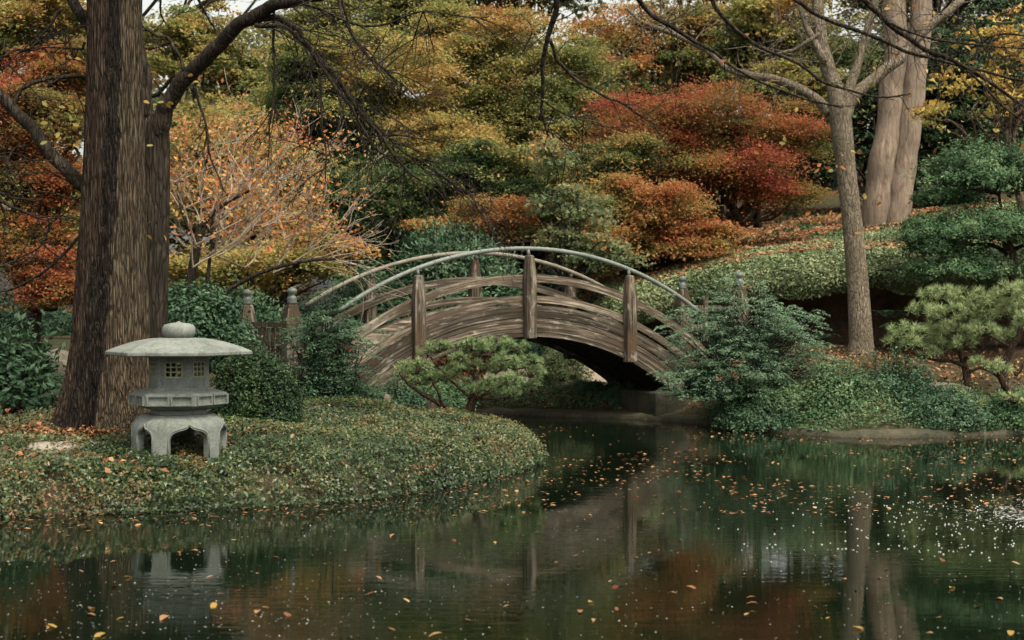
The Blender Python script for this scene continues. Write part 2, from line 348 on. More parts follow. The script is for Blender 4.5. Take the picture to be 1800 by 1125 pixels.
CTRL = np.array([(-4, 17, .52), (-5.6, 18.6, .62), (-1.5, 20, .40), (-.3, 21.5, .33), (-.85, 23.7, .40), (-8, 17, .62), (-4, 25.6, .95), (-3.2, 23, .60), (-2.4, 25.5, .8),
    (-4.6, 27, 1.0), (-12, 25, 1.0), (-12, 40, 2), (-4, 34, 1.3), (-4, 45, 2.5), (1, 34, .9), (2, 40, 1.6), (3, 46, 2.6), (0, 60, 4.5), (-15, 60, 4),
    (7.2, 30, 1.30), (5.2, 30.1, 1.25), (9, 28.5, .85), (12, 28.5, 1.0), (7, 35, 1.45), (15, 34, 1.5), (1, 31.8, .45), (3.4, 30, .8), (-20, 18, 1), (30, 40, 2), (30, 60, 6), (9, 60, 6),
    (0, 90, 12), (-30, 90, 12), (-60, 90, 12), (30, 90, 14), (60, 90, 14), (-15, 78, 10), (15, 78, 10.5), (-60, 40, 4), (60, 40, 4), (0, -10, .8), (0, 0, .6), (40, 28, 1), (-40, 16, 1), (0, 200, 14), (-120, 100, 12), (120, 100, 12)])
def ground_h(x, y):
    x = np.asarray(x, float); y = np.asarray(y, float); sh = x.shape; x = x.ravel(); y = y.ravel()
    w = 1/(((x[:, None]-CTRL[:, 0])**2+(y[:, None]-CTRL[:, 1])**2)**1.6+.05); h = (w*CTRL[:, 2]).sum(1)/w.sum(1)
    s = sdist(x, y); p = np.stack([x, y, x*0], 1)
    right = (y > 24.5) & (x > -1.5)
    lip = np.where(right, .10+.02*np.clip(s, 0, 1)+np.clip(s-.1, 0, 9)*.40, .27*np.sqrt(np.clip(s/.22, 0, 1))+np.clip(s, 0, 9)*.14)
    land = np.minimum(h, lip)+(fbm(p*.9, 3, 5)-.5)*.10*np.clip(s/.8, 0, 1)
    out = np.where(s > 0, land, np.maximum(-.6, s*1.2-.03))
    return out.reshape(sh)
def axis(segs):
    out = []
    for a, b, st in segs: out += list(np.arange(a, b, st))
    return np.array(out+[segs[-1][1]])
gx = axis([(-250, -60, 20), (-60, -20, 3), (-20, -9, .6), (-9, 11, .16), (11, 20, .6), (20, 60, 3), (60, 250, 20)])
gy = axis([(-60, 0, 10), (0, 13, 1.3), (13, 33, .16), (33, 50, .7), (50, 110, 4), (110, 400, 30)])
GX, GY = np.meshgrid(gx, gy); GZ = ground_h(GX, GY)
nx, ny = len(gx), len(gy); idx = np.arange(nx*ny).reshape(ny, nx)
fq = np.stack([idx[:-1, :-1], idx[:-1, 1:], idx[1:, 1:], idx[1:, :-1]], -1).reshape(-1, 4)
tag(link('ground', mesh_from('ground', np.stack([GX, GY, GZ], -1).reshape(-1, 3), fq, smooth=True), M['soil']), kind='structure')
wv = [(-60, 2.5, 0), (60, 2.5, 0), (60, 33, 0), (-60, 33, 0)]
tag(link('pond_water', mesh_from('pond_water', wv, [(0, 1, 2, 3)]), M['water']), kind='structure')
def gz(x, y): return float(ground_h(np.array([x]), np.array([y]))[0])

# hillside on the right: a planted slope whose lip hangs over a dark rock ledge
def lip_at(X):      # (y of the lip, z of the lip, y of the crest, z of the crest, height of what is open under the lip)
    ly = np.interp(X, [1.5, 3, 4.5, 6.5, 9, 13, 30], [35.5, 34.6, 33.8, 33.4, 33.0, 32.6, 32])
    lz = np.interp(X, [1.5, 2.4, 3, 4.5, 6, 8, 9.5, 13, 30], [1.4, 1.9, 2.25, 2.6, 3.0, 3.05, 3.05, 2.95, 3.0])
    cy = np.interp(X, [1.5, 3, 6.5, 11, 30], [37.5, 38, 38.5, 39.5, 40])
    cz = np.interp(X, [1.5, 2.4, 3.3, 6.8, 9.2, 11.2, 14, 30], [2.2, 2.9, 3.25, 3.85, 4.2, 4.55, 5.2, 7.0])
    return ly, lz, cy, cz
XS = axis([(1.5, 14, .12), (14, 40, 1.0)]); 
def hill_profile(X):
    ly, lz, cy, cz = lip_at(X); b = gz(X, ly+1.5)-.4
    bump_ = (vnoise(np.array([X*1.3, 0, 0]), 3)-.5)
    pts = [(ly+2.6, b), (ly+2.4, b+.6), (ly+2.0, lz-.75), (ly+.9, lz-.42), (ly+.15, lz-.30+bump_*.2), (ly-.02, lz-.1+bump_*.15), (ly+.03, lz+.1),
           (ly+.3, lz+.32), (ly+.8, lz+.32+.20*(cz-lz-.3))]
    for k in range(1, 13):
        t = k/12; pts.append((ly+.8+(cy-ly-.8)*t, lz+.32+(cz-lz-.32)*(.20+.80*t)))
    for k in range(1, 13):
        t = k/12; pts.append((cy+t*12, cz+t*(5.9-cz if X > 9 else 4.7-cz+.25*(X-4.5))*1.0-.12*math.sin(t*math.pi)))
    e = pts[-1]; pts += [(e[0]+15, e[1]+2.5), (e[0]+60, e[1]+9)]
    return pts
HP = np.array([[(X, a, b) for a, b in hill_profile(X)] for X in XS])
HP[:, 4:, 2] += (fbm(HP[:, 4:]*.8, 3, 9)-.5)*.22
edge = np.interp(XS, [1.5, 2.4], [0, 1])[:, None]
HP[:, :, 2] = HP[:, :, 2]*edge+(1-edge)*(ground_h(HP[:, :, 0], HP[:, :, 1])-.05)
k, n = HP.shape[:2]; idx = np.arange(k*n).reshape(k, n)
hf = np.stack([idx[:-1, :-1], idx[1:, :-1], idx[1:, 1:], idx[:-1, 1:]], -1)
hill = link('hillside', mesh_from('hillside', HP.reshape(-1, 3), hf[:, 5:].reshape(-1, 4).copy(), smooth=True), M['soil']); tag(hill, kind='structure')
ledge_v = HP[:, :6].copy(); ledge_v[:, 1:5] += (np.stack([fbm(ledge_v[:, 1:5]*2.2, 4, s) for s in (1, 2, 3)], -1)-.5)*.5*edge[:, :, None]
idx2 = np.arange(k*6).reshape(k, 6)
lf = np.stack([idx2[:-1, :-1], idx2[1:, :-1], idx2[1:, 1:], idx2[:-1, 1:]], -1).reshape(-1, 4)
tag(link('rock_ledge', mesh_from('rock_ledge', ledge_v.reshape(-1, 3), lf, smooth=True), M['ledge']), kind='structure')
def hill_pt(u, X):   # u: 0 lip .. 1 crest .. 2 upper end; vectorised lookup on the built profile
    ki = np.clip(np.searchsorted(XS, X)-1, 0, len(XS)-2); t = ((X-XS[ki])/(XS[ki+1]-XS[ki]))[:, None]
    pos = np.where(u < 1, 4+u*16, 20+(u-1)*12); j = np.clip(pos.astype(int), 0, n-2); s = (pos-j)[:, None]
    A = HP[ki, j]*(1-t)+HP[ki+1, j]*t; B = HP[ki, j+1]*(1-t)+HP[ki+1, j+1]*t
    return A*(1-s)+B*s

# ------------------------------------------------------------------ leaf clouds
def unit(v): return v/(np.linalg.norm(v, axis=-1, keepdims=True)+1e-9)
def leaves(pos, nrm, L, W, tone, jitter=.5, axisdir=None, fold=.12, seed=0, var=.3, tri=False):
    """four-cornered leaves folded along the midrib: (verts, faces, tone per vertex)"""
    g = np.random.default_rng(seed); N = len(pos)
    nn = unit(nrm+g.normal(0, jitter, (N, 3)))
    a = g.normal(0, 1, (N, 3)) if axisdir is None else axisdir+g.normal(0, .25, (N, 3))
    a = unit(a-(a*nn).sum(1)[:, None]*nn); b = np.cross(nn, a)
    s = (1+g.uniform(-var, var, N))[:, None]; Lh = L*s*.5; Wh = W*s*.5
    if tri:
        v = np.stack([pos-a*Lh*.8+b*Wh, pos-a*Lh*.8-b*Wh, pos+a*Lh*1.2], 1)
        return v.reshape(-1, 3), np.arange(N*3).reshape(N, 3), np.repeat(np.broadcast_to(tone, (N,)), 3)
    v = np.stack([pos-a*Lh, pos+b*Wh+nn*Wh*fold*2-a*Lh*.1, pos+a*Lh, pos-b*Wh+nn*Wh*fold*2-a*Lh*.1], 1)
    return v.reshape(-1, 3), np.arange(N*4).reshape(N, 4), np.repeat(np.broadcast_to(tone, (N,)), 4)
def leafmesh(name, *a, **k):
    v, f, t = leaves(*a, **k); return mesh_from(name, v, f, attr=t)
def noise_tone(pos, base=.5, amp=.6, scale=.9, seed=0):
    return base+(fbm(pos*scale, 3, seed)-.5)*2*amp

# ---- trees with layered crowns
def limb_path(a, b, wig, g, n=7):
    t = np.linspace(0, 1, n)[:, None]; p = a*(1-t)+b*t
    p[1:-1] += g.normal(0, wig, (n-2, 3)); p[:, 2] += (np.sin(t[:, 0]*math.pi))*wig*.8
    return spline(p, 3)
def tree(name, label, base, crowns, n, leaf, mat, bark='bark_dark', seed=0, group=None, trunk_r=.16, cat='tree', flat=.22, tonebase=.5, toneamp=.6,
         toneup=.25, padsize=.36, jitter=.6, limbs=True, padn=None, tonescale=.45, droop=.28, top_bias=.0):
    """crowns: list of (px, py, rx, ry, d) in photo pixels at distance d; leaves lie in flattened pads as a maple's do"""
    g = np.random.default_rng(seed+100)
    bx, by = base[0], base[1]; bz = base[2] if len(base) > 2 else gz(bx, by)
    t = thing(name, label, cat, (bx, by, bz-.05), group)
    Ps = []; Ts = []; tot = sum(c[2]*c[3]*c[4]**2 for c in crowns); PC = []
    for (px, py, rx, ry, d) in crowns:
        c = P(px, py, d); ax = rx/F*d; az = ry/F*d; ay = max(ax*.7, .6)
        share = rx*ry*d*d/tot; N = int(n*share); K = padn or max(9, int(7*(rx*ry)**.5/14))
        u = unit(g.normal(0, 1, (K, 3)))*g.uniform(.1, 1.12, (K, 1))**.55; pc = c+u*np.array([ax, ay, az]); PC.append(pc)
        pr = ax*padsize*g.uniform(.45, 1.15, K)*.85+.12
        w = pr**2; w /= w.sum(); cl = max(1, N//16); pk = g.choice(K, cl, p=w)
        r = g.uniform(0, 1, cl)**.5; th = g.uniform(0, 2*np.pi, cl)
        r = r*(1+.42*np.sin(th*3+pk)+.28*np.sin(th*7+pk*2))
        off = np.stack([np.cos(th)*r*pr[pk], np.sin(th)*r*pr[pk], -droop*pr[pk]*r**2+g.normal(0, flat*.22, cl)*pr[pk]], 1)
        cc = pc[pk]+off; sp = .05+.06*pr[pk]
        m = 16; q = np.repeat(cc, m, 0)+g.normal(0, 1, (cl*m, 3))*np.repeat(np.stack([sp*1.8, sp*1.8, sp*.68], 1), m, 0)
        lo = g.uniform(0, 1, cl*m) < .15; q[lo] += g.normal(0, 1, (lo.sum(), 3))*np.array([.30, .30, .16])*ax*.45
        rel = np.repeat((u[pk, 2]), m)
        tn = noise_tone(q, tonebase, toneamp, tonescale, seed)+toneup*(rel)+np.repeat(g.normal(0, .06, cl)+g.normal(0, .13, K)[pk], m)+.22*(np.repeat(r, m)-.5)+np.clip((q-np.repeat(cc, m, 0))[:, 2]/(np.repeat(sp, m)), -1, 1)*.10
        Ps.append(q); Ts.append(tn)
    pos = np.vstack(Ps); tone = np.clip(np.concatenate(Ts), 0, 1)
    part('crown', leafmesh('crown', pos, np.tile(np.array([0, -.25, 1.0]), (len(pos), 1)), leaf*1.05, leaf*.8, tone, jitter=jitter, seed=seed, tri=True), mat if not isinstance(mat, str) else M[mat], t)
    PC = np.vstack(PC); low = PC[:, 2].min(); ctr = PC.mean(0)
    fork = np.array([bx*.5+ctr[0]*.5, by*.6+ctr[1]*.4, max(bz+.5, low*.65+bz*.35+.2)])
    tp = spline([np.array([bx, by, bz-.1]), (np.array([bx, by, bz])+fork)/2+g.normal(0, .06, 3)*np.array([1, 1, 0]), fork], 6)
    mb = MB(); mb.tube(tp, np.linspace(trunk_r*1.15, trunk_r*.8, len(tp)), 10); part('trunk', mb.mesh('trunk', True), M[bark], t)
    if limbs:
        mb = MB()
        for j in g.permutation(len(PC))[:22]:
            p = limb_path(fork+g.normal(0, .03, 3), PC[j]-np.array([0, 0, .1]), .07*np.linalg.norm(PC[j]-fork)*.6+.02, g)
            L = np.linalg.norm(PC[j]-fork); r0 = min(trunk_r*.6, .02+.018*L)
            mb.tube(p, np.linspace(r0, .012, len(p)), 5)
            for q in range(3):
                i = g.integers(len(p)//2, len(p)); e = p[i]+g.normal(0, .35, 3)*np.array([1, 1, .3]); mb.tube([p[i], (p[i]+e)/2+g.normal(0, .04, 3), e], [.012, .009, .005], 4)
        part('branches', mb.mesh('branches', True), M[bark], t)
    return t

# ---- twiggy branch growth
def grow(mb, p, d, L, r, depth, g, droop=.0, spread=.6, wig=.18, kids=4, minr=.0035, tips=None, sides=5):
    st = 6; pts = [np.array(p, float)]; d = unit(np.array(d, float)); dd = d.copy()
    for i in range(st):
        dd = unit(dd+g.normal(0, wig, 3)+np.array([0, 0, -droop])); pts.append(pts[-1]+dd*L/st)
    pts = np.array(pts); rr = np.maximum(np.linspace(r, r*.45, st+1), minr)
    mb.tube(pts, rr, sides if r > .012 else 4, cap=False)
    if tips is not None and depth <= 1: tips.extend([pts[-1], pts[3]])
    if depth > 0:
        for k in range(kids):
            i = g.integers(2, st+1); nd = unit(unit(pts[i]-pts[i-1])+g.normal(0, spread, 3))
            grow(mb, pts[i], nd, L*g.uniform(.45, .8), rr[i]*.62, depth-1, g, droop, spread, wig, kids, minr, tips, sides)
def limb_px(mb, pl, d, w0, w1, sides=8, n=6, dz=None, wig=0, g=None):
    """polyline of photo pixels at distance d (d may be a list) with a thickness in pixels at both ends"""
    ds = d if hasattr(d, '__len__') else [d]*len(pl)
    p = spline([P(a, b, c) for (a, b), c in zip(pl, ds)], n)
    if wig and g is not None and len(p) > 6:
        nz_ = g.normal(0, wig*3, (len(p), 3)); ker = np.array([1, 2, 3, 2, 1])/9.; nz_ = np.stack([np.convolve(nz_[:, q], ker, 'same') for q in range(3)], 1); nz_[0] = nz_[-1] = 0; p = p+nz_
    dm = np.mean(ds); mb.tube(p, np.linspace(w0/2/F*dm, w1/2/F*dm, len(p)), sides); return p

# ------------------------------------------------------------------ bridge
TH = R(27); AX = np.array([math.cos(TH), math.sin(TH), 0]); NX = np.array([-math.sin(TH), math.cos(TH), 0]); BC = np.array([.28, 27.8, 0]); BW = 2.4; CZ = 1.73-5.3
def bp(t, r_or_z, off, arc=True):
    """point on the bridge: t along the span (metres or angle), radius, offset from the near face"""
    return BC+AX*t+NX*off+np.array([0, 0, r_or_z])
def arc_board(mb, r0, r1, o0, o1, a0, a1, n=28, taper=0):
    v = []; uv = []; f = []
    for i in range(n+1):
        a = a0+(a1-a0)*i/n
        for j, (r, o) in enumerate(((r0, o0), (r1, o0), (r1, o1), (r0, o1))):
            q = BC+AX*(r*math.sin(a)+.1)+NX*o+np.array([0, 0, CZ+r*math.cos(a)]); v.append(q)
            uv.append((a*5.6, (r if j < 2 else r+.3)+(0 if j in (0, 1) else .01)))
    for i in range(n):
        for j in range(4):
            k = (j+1) % 4; f.append((i*4+j, i*4+k, i*4+4+k, i*4+4+j))
    f += [(3, 2, 1, 0), (n*4, n*4+1, n*4+2, n*4+3)]; mb.add(v, f, uv)
def post_loft(mb, c, hx, hy, z0, z1, z2, k):
    v = []; uv = []
    for z, kk in ((z0, 1), (z1, 1), (z2-.03, k+.04), (z2, k-.08)):
        for x, y in ((-1, -1), (1, -1), (1, 1), (-1, 1)): v.append((c[0]+AX[0]*hx*x*kk+NX[0]*hy*y*kk, c[1]+AX[1]*hx*x*kk+NX[1]*hy*y*kk, z)); uv.append((z, x*hx+(0 if y < 0 else .37)+y*x*.05))
    f = [(i*4+j, i*4+(j+1) % 4, i*4+4+(j+1) % 4, i*4+4+j) for i in range(3) for j in range(4)]+[(3, 2, 1, 0), (12, 13, 14, 15)]
    mb.add(v, f, uv)
bridge = thing('footbridge', 'arched weathered wooden footbridge with curved grey pipe handrails spanning the pond inlet', 'bridge', (BC[0], BC[1], .3))
BA = .72
g = np.random.default_rng(3)
for side, (o0, sgn) in enumerate(((0.0, 1), (BW, -1))):
    lay = [5.30, 5.39, 5.47, 5.58, 5.68, 5.80, 5.92]
    for i in range(6):
        a = [-BA, BA] if i % 2 == 0 else [-BA, BA]
        k = g.uniform(-.013, .013)
        mb = MB(); arc_board(mb, lay[i]+.003, lay[i+1]-.006, o0+sgn*(0.0+k), o0+sgn*.16, *a, n=36); part('beam_board', mb.mesh('beam_board'), M['wood'], bridge)
    for (ra, rb, nm) in ((5.97, 6.11, 'lower_rail'), (6.37, 6.53, 'middle_rail')):
        mb = MB(); arc_board(mb, ra, rb, o0+sgn*.03, o0+sgn*.085, -BA, BA, n=36); part(nm, mb.mesh(nm), M['wood_rail'], bridge)
    # handrail pipe
    pts = [BC+AX*(7.03*math.sin(a)+.1)+NX*(o0+sgn*.03)+np.array([0, 0, CZ+7.03*math.cos(a)]) for a in np.linspace(-.60 if side == 0 else -.57, .60, 60)]
    mb = MB(); mb.tube(pts, [.043]*60, 14); part('handrail', mb.mesh('handrail', True), M['rail_paint' if side == 0 else 'rail_dull'], bridge)
    for tt in (-2.3, .05, 2.35):
        ra = math.asin((tt-.1)/7.03); zt = CZ+7.03*math.cos(ra)
        zb = CZ+math.sqrt(5.3**2-(tt-.1)**2)-(.03)
        c = BC+AX*tt+NX*(o0-sgn*.04)
        mb = MB()
        ztop = zt-.13; zs = ztop-.45
        post_loft(mb, c, .115, .10, zb, zs, ztop, .62)
        po = part('post', mb.mesh('post'), M['wood_post'], bridge)
        bv = po.modifiers.new('bevel', 'BEVEL'); bv.width = .012; bv.segments = 1; bv.limit_method = 'ANGLE'
        mb = MB(); mb.tube([c+NX*sgn*.03+np.array([0, 0, ztop-.02]), c+NX*sgn*.06+np.array([0, 0, zt-.02])], [.036, .036], 10); part('rail_stub', mb.mesh('rail_stub', True), M['metal_dark'], bridge)
        for q in (.2, .48):
            mb = MB(); b = c-NX*sgn*.10+np.array([0, 0, zb+q]); mb.tube([b, b-NX*sgn*.015], [.02, .016], 8); part('bolt', mb.mesh('bolt'), M['metal_dark'], bridge)
# deck planks and the girders below, coloured dark for the shade there
np_ = 60; pm = None
for i in range(np_):
    a = -BA+(i+.5)*2*BA/np_; w = 5.9*2*BA/np_*.5-.004
    c = BC+AX*(5.88*math.sin(a)+.1)+NX*BW/2+np.array([0, 0, CZ+5.88*math.cos(a)])
    if pm is None:
        mb = MB(); mb.box((0, 0, 0), w, BW/2-.175, .02); pm = mb.mesh('deck_plank')
        l = pm.uv_layers['UVMap'].data
        for lp in pm.loops: co = pm.vertices[lp.vertex_index].co; l[lp.index].uv = (co.y, co.x)
    o = link('deck_plank', pm, M['wood_deck'], bridge)
    o.location = Vector(c)-bridge.location+Vector((0, 0, random.uniform(-.004, .004))); o.rotation_euler = (0, 0, 0)
    from mathutils import Matrix
    tv = AX*math.cos(a)+np.array([0, 0, -math.sin(a)]); nv = np.cross(tv, NX)
    o.rotation_euler = Matrix((tv, NX, nv)).transposed().to_euler()
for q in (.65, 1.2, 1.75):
    mb = MB(); arc_board(mb, 5.36, 5.84, q-.06, q+.06, -BA, BA); part('girder', mb.mesh('girder'), M['underside_shade'], bridge)
mb = MB(); arc_board(mb, 5.40, 5.43, .17, BW-.17, -BA, BA); part('shade_soffit', mb.mesh('shade_soffit'), M['underside_shade'], bridge)  # added sheet that closes the underside and paints its shade dark

def newel(t, off, ztop, zbot, label, rail=None):
    b = BC+AX*t+NX*off; o = thing('newel_post', label, 'post', (b[0], b[1], zbot), 'newel posts at the ends of the bridge')
    hz = ztop-.30
    mb = MB(); zc = zbot-.2; zs = hz-.35
    post_loft(mb, b, .15, .15, zc, zs, hz, .55)
    part('post_shaft', mb.mesh('post_shaft'), M['wood_post'], o)
    mb = MB(); mb.lathe((b[0], b[1], hz), [(.085, 0), (.09, .03), (.085, .06), (.09, .09), (.085, .12), (.055, .15), (.05, .165), (.085, .195), (.095, .23), (.08, .27), (.03, .295), (.004, .31)], 18)
    part('onion_cap', mb.mesh('onion_cap', True), M['cap_metal'], o)
newel(-4.77, -.02, 2.66, gz(-4, 25.6), 'wooden newel post with onion cap half hidden by the nandina left of the bridge')
newel(-4.88, BW, 2.66, gz(-5.2, 27.6), 'wooden newel post with grey onion cap, leftmost, behind the dark round shrub')
newel(5.09, 0, 3.07, gz(4.8, 30), 'newel post whose pale onion cap pokes above the nandina right of the bridge')
newel(5.26, BW, 3.04, gz(3.9, 32.3), 'tapered newel post with onion cap seen behind the right end of the handrail')
# short picket railing between the two left newels, rail stub on the right
A0 = BC+AX*-4.88+NX*BW; A1 = BC+AX*-4.77
pf = thing('picket_railing', 'short weathered picket railing between the two left newel posts', 'railing', (*((A0+A1)/2)[:2], 1.0))
for zz in (1.62, 1.98):
    mb = MB(); m_ = (A0*.93+A1*.07+A1*.93+A0*.07)/2; dv = unit(A1-A0); mb.box((m_[0], m_[1], zz), np.linalg.norm(A1-A0)*.43, .035, .045, dv, np.cross([0, 0, 1], dv)); part('rail_bar', mb.mesh('rail_bar'), M['wood_rail'], pf)
for k_ in range(9):
    q = A0+(A1-A0)*(.10+.1*k_); mb = MB(); mb.box((q[0], q[1], 1.48), .03, .03, .44); part('picket', mb.mesh('picket'), M['wood_post'], pf)
rb = thing('side_rail', 'short horizontal wooden rail leading off from the right end of the bridge', 'railing', (*(BC+AX*5.3+NX*2.2)[:2], 1.3))
for zz in (2.25, 1.85):
    mb = MB(); q0 = P(1212, 542 if zz > 2 else 575, 32.2); mb.box(q0+np.array([.35, 0, 0]), .38, .04, .07); part('rail_bar', mb.mesh('rail_bar'), M['wood_rail'], rb)
mb = MB(); q0 = P(1240, 560, 32.2); mb.box(q0, .05, .05, .5); part('rail_post', mb.mesh('rail_post'), M['wood_post'], rb)

# abutments
def abut(t, zt, w, label):
    c = BC+AX*t+NX*BW/2; o = thing('abutment', label, 'abutment', (c[0], c[1], 0))
    mb = MB(); mb.box((c[0], c[1], (zt-.6)/2), w, BW/2+.12, (zt+.6)/2, AX, NX); 
    ob = part('footing', mb.mesh('footing'), M['abut'], o); b_ = ob.modifiers.new('b', 'BEVEL'); b_.width = .04; b_.segments = 2
abut(3.35, .58, .42, 'mossy concrete footing under the right end of the arched bridge')
abut(-4.05, .62, .45, 'concrete footing under the left end of the arched bridge')

# ------------------------------------------------------------------ pond edging on the far bank
eb = BK[(BK[:, 1] > 26.5) | (BK[:, 0] > 2.5)]; eb = eb[(eb[:, 0] < 20)]
ep = spline(np.c_[eb, np.zeros(len(eb))], 4); tang = unit(np.gradient(ep, axis=0)); nr = np.stack([-tang[:, 1], tang[:, 0], tang[:, 2]*0], 1)
prof = [(-.16, -.5), (-.16, .0), (-.13, .07), (-.05, .11), (.10, .13), (.28, .12), (.30, -.3)]
ev = np.stack([ep+nr*a+np.array([0, 0, b]) for a, b in prof], 1); ev += ((np.stack([fbm(ev*3, 4, s) for s in (4, 5, 6)], -1)-.5)*.12)
i_ = np.arange(ev.shape[0]*7).reshape(-1, 7); ef = np.stack([i_[:-1, :-1], i_[:-1, 1:], i_[1:, 1:], i_[1:, :-1]], -1).reshape(-1, 4)
tag(link('pond_edging', mesh_from('pond_edging', ev.reshape(-1, 3), ef, smooth=True), M['concrete']), kind='structure')
# pale path strips seen under the bridge and beside the dark shrub
def strip(name, a, b, w, mat, dz=.03, n=24):
    t = np.linspace(0, 1, n)[:, None]; c = a*(1-t)+b*t; d_ = unit((b-a)[None])[0]; nn_ = np.array([-d_[1], d_[0]]); v = []
    for q in c:
        for s in (-1, -.33, .33, 1): xy = q+nn_*w*s; v.append((xy[0], xy[1], gz(*xy)+dz))
    f = [(i*4+j, i*4+j+1, i*4+5+j, i*4+4+j) for i in range(n-1) for j in range(3)]
    tag(link(name, mesh_from(name, v, f, smooth=True), mat), kind='structure')
strip('gravel_path', np.array([-.6, 33.2]), np.array([2.6, 33.0]), .8, M['path'], .05)
strip('stepping_path', np.array([-3.35, 22.7]), np.array([-2.75, 22.8]), .22, M['path'], .06)

# ------------------------------------------------------------------ stone lantern
LX, LY, LZ = -3.99, 17.03, .52; PH = R(-88)       # front face normal
lan = thing('stone_lantern', 'grey stone snow-viewing lantern with broad hexagonal roof standing on the ground cover', 'lantern', (LX, LY, LZ))
def hexring(r, z, a0=PH+R(30), c=(LX, LY)): return [(c[0]+r*math.cos(a0+k*R(60)), c[1]+r*math.sin(a0+k*R(60)), z) for k in range(6)]
def hexstack(prof, sub=1):
    v = []; f = []
    for r, z in prof: v += hexring(r, z)
    for i in range(len(prof)-1):
        for k in range(6): f.append((i*6+k, i*6+(k+1) % 6, i*6+6+(k+1) % 6, i*6+6+k))
    f += [tuple(range(5, -1, -1)), tuple((len(prof)-1)*6+k for k in range(6))]
    mb = MB(); mb.add(v, f); return mb
# base: six legs between cusped arches
def lantern_base():
    nth = 6; cols = []; zt = .475
    for k in range(6):
        oc = PH+R(24)+k*R(60)        # wide and narrow openings take turns
        hw = R(24.5) if k % 2 == 0 else R(13.5)
        for q in np.linspace(-1, 1, 25):
            a = oc+hw*q; s = abs(q)
            arch = .205+.11*math.sqrt(max(0, 1-s**2.2))+.045*math.exp(-(s/.13)**1.2)
            cols.append((a, arch if abs(q) < 1 else arch, 1))
        cols[-25] = (oc-hw, .19, 1); 
        # the leg next to it
        for q in np.linspace(0, 1, 8): cols.append((oc+hw+R(22)*q, 0.0, 0))
    return cols, zt
cols, zt = lantern_base()
def base_r(a, z):     # rounded six-sided dome
    t = z/.475; ph = (a-PH+math.pi/6) % (math.pi/3)-math.pi/6
    hexf = 1/max(math.cos(ph), .001); k = 1+(hexf-1)*.35
    r = .55-.02*t-.13*max(0, (t-.58)/.42)**2.8
    return r*k
def shell(inset):
    m = 12; V = []; 
    for (a, zb, op) in cols:
        for j in range(m+1):
            z = zb+(zt-zb)*(j/m)**.85; r = base_r(a, z)-inset; V.append((LX+r*math.cos(a), LY+r*math.sin(a), LZ-.08*(op == 0)*(j == 0)+z-(inset*.6 if j == m else 0)))
    return V
m = 12; V = shell(0)+shell(.085); nc = len(cols); Fc = []
for i in range(nc):
    k_ = (i+1) % nc; b = nc*(m+1)
    for j in range(m):
        Fc.append((i*(m+1)+j, k_*(m+1)+j, k_*(m+1)+j+1, i*(m+1)+j+1)); Fc.append((b+i*(m+1)+j, b+i*(m+1)+j+1, b+k_*(m+1)+j+1, b+k_*(m+1)+j))
    Fc.append((i*(m+1), b+i*(m+1), b+k_*(m+1), k_*(m+1)))
    if cols[i][2] != cols[k_][2]:
        pass
Fc.append(tuple(i*(m+1)+m for i in range(nc))); Fc.append(tuple(nc*(m+1)+i*(m+1)+m for i in range(nc))[::-1])
mb = MB(); mb.add(V, Fc); bo = part('base', mb.mesh('base', False), M['stone'], lan)
# moulding round each arch
for k in range(6):
    oc = PH+R(24)+k*R(60); hw = R(24.5) if k % 2 == 0 else R(13.5); pts = []
    pts.append((oc-hw*1.06, -.02)); pts.append((oc-hw*1.06, .21))
    for q in np.linspace(-1, 1, 29):
        s = abs(q); pts.append((oc+hw*1.06*q, (.222)+.113*math.sqrt(max(0, 1-s**2.2))+.045*math.exp(-(s/.14)**1.2)))
    pts.append((oc+hw*1.06, .21)); pts.append((oc+hw*1.06, -.02))
    mb = MB(); mb.tube([(LX+base_r(a, max(z, 0))*math.cos(a), LY+base_r(a, max(z, 0))*math.sin(a), LZ+z) for a, z in pts], [.011]*len(pts), 5)
    part('arch_moulding', mb.mesh('arch_moulding', True), M['stone'], lan)
mb = hexstack([(.34, LZ+.46), (.33, LZ+.52), (.42, LZ+.545), (.50, LZ+.58)]); part('neck', mb.mesh('neck'), M['stone'], lan)
plat = part('platform', hexstack([(.50, LZ+.575), (.575, LZ+.59), (.575, LZ+.72), (.545, LZ+.735), (.42, LZ+.775), (.415, LZ+.79)]).mesh('platform'), M['stone'], lan)
def face_frame(k): 
    a = PH+k*R(60); nrm = np.array([math.cos(a), math.sin(a), 0]); tan = np.array([-math.sin(a), math.cos(a), 0]); return nrm, tan
cL = np.array([LX, LY, 0])
for k in range(6):
    nrm, tan = face_frame(k); ap = .575*math.cos(R(30))
    for s in (-1, 1):      # raised border round two sunk panels
        c = cL+nrm*(ap+.012)+tan*s*.138+np.array([0, 0, LZ+.655]); mb = MB()
        for (dx, dz, hx, hz) in ((0, .052, .125, .007), (0, -.052, .125, .007), (-.118, 0, .007, .045), (.118, 0, .007, .045)):
            mb.box(c+tan*dx+np.array([0, 0, dz]), hx, .016, hz, tan, nrm)
        part('panel_border', mb.mesh('panel_border'), M['stone'], lan)
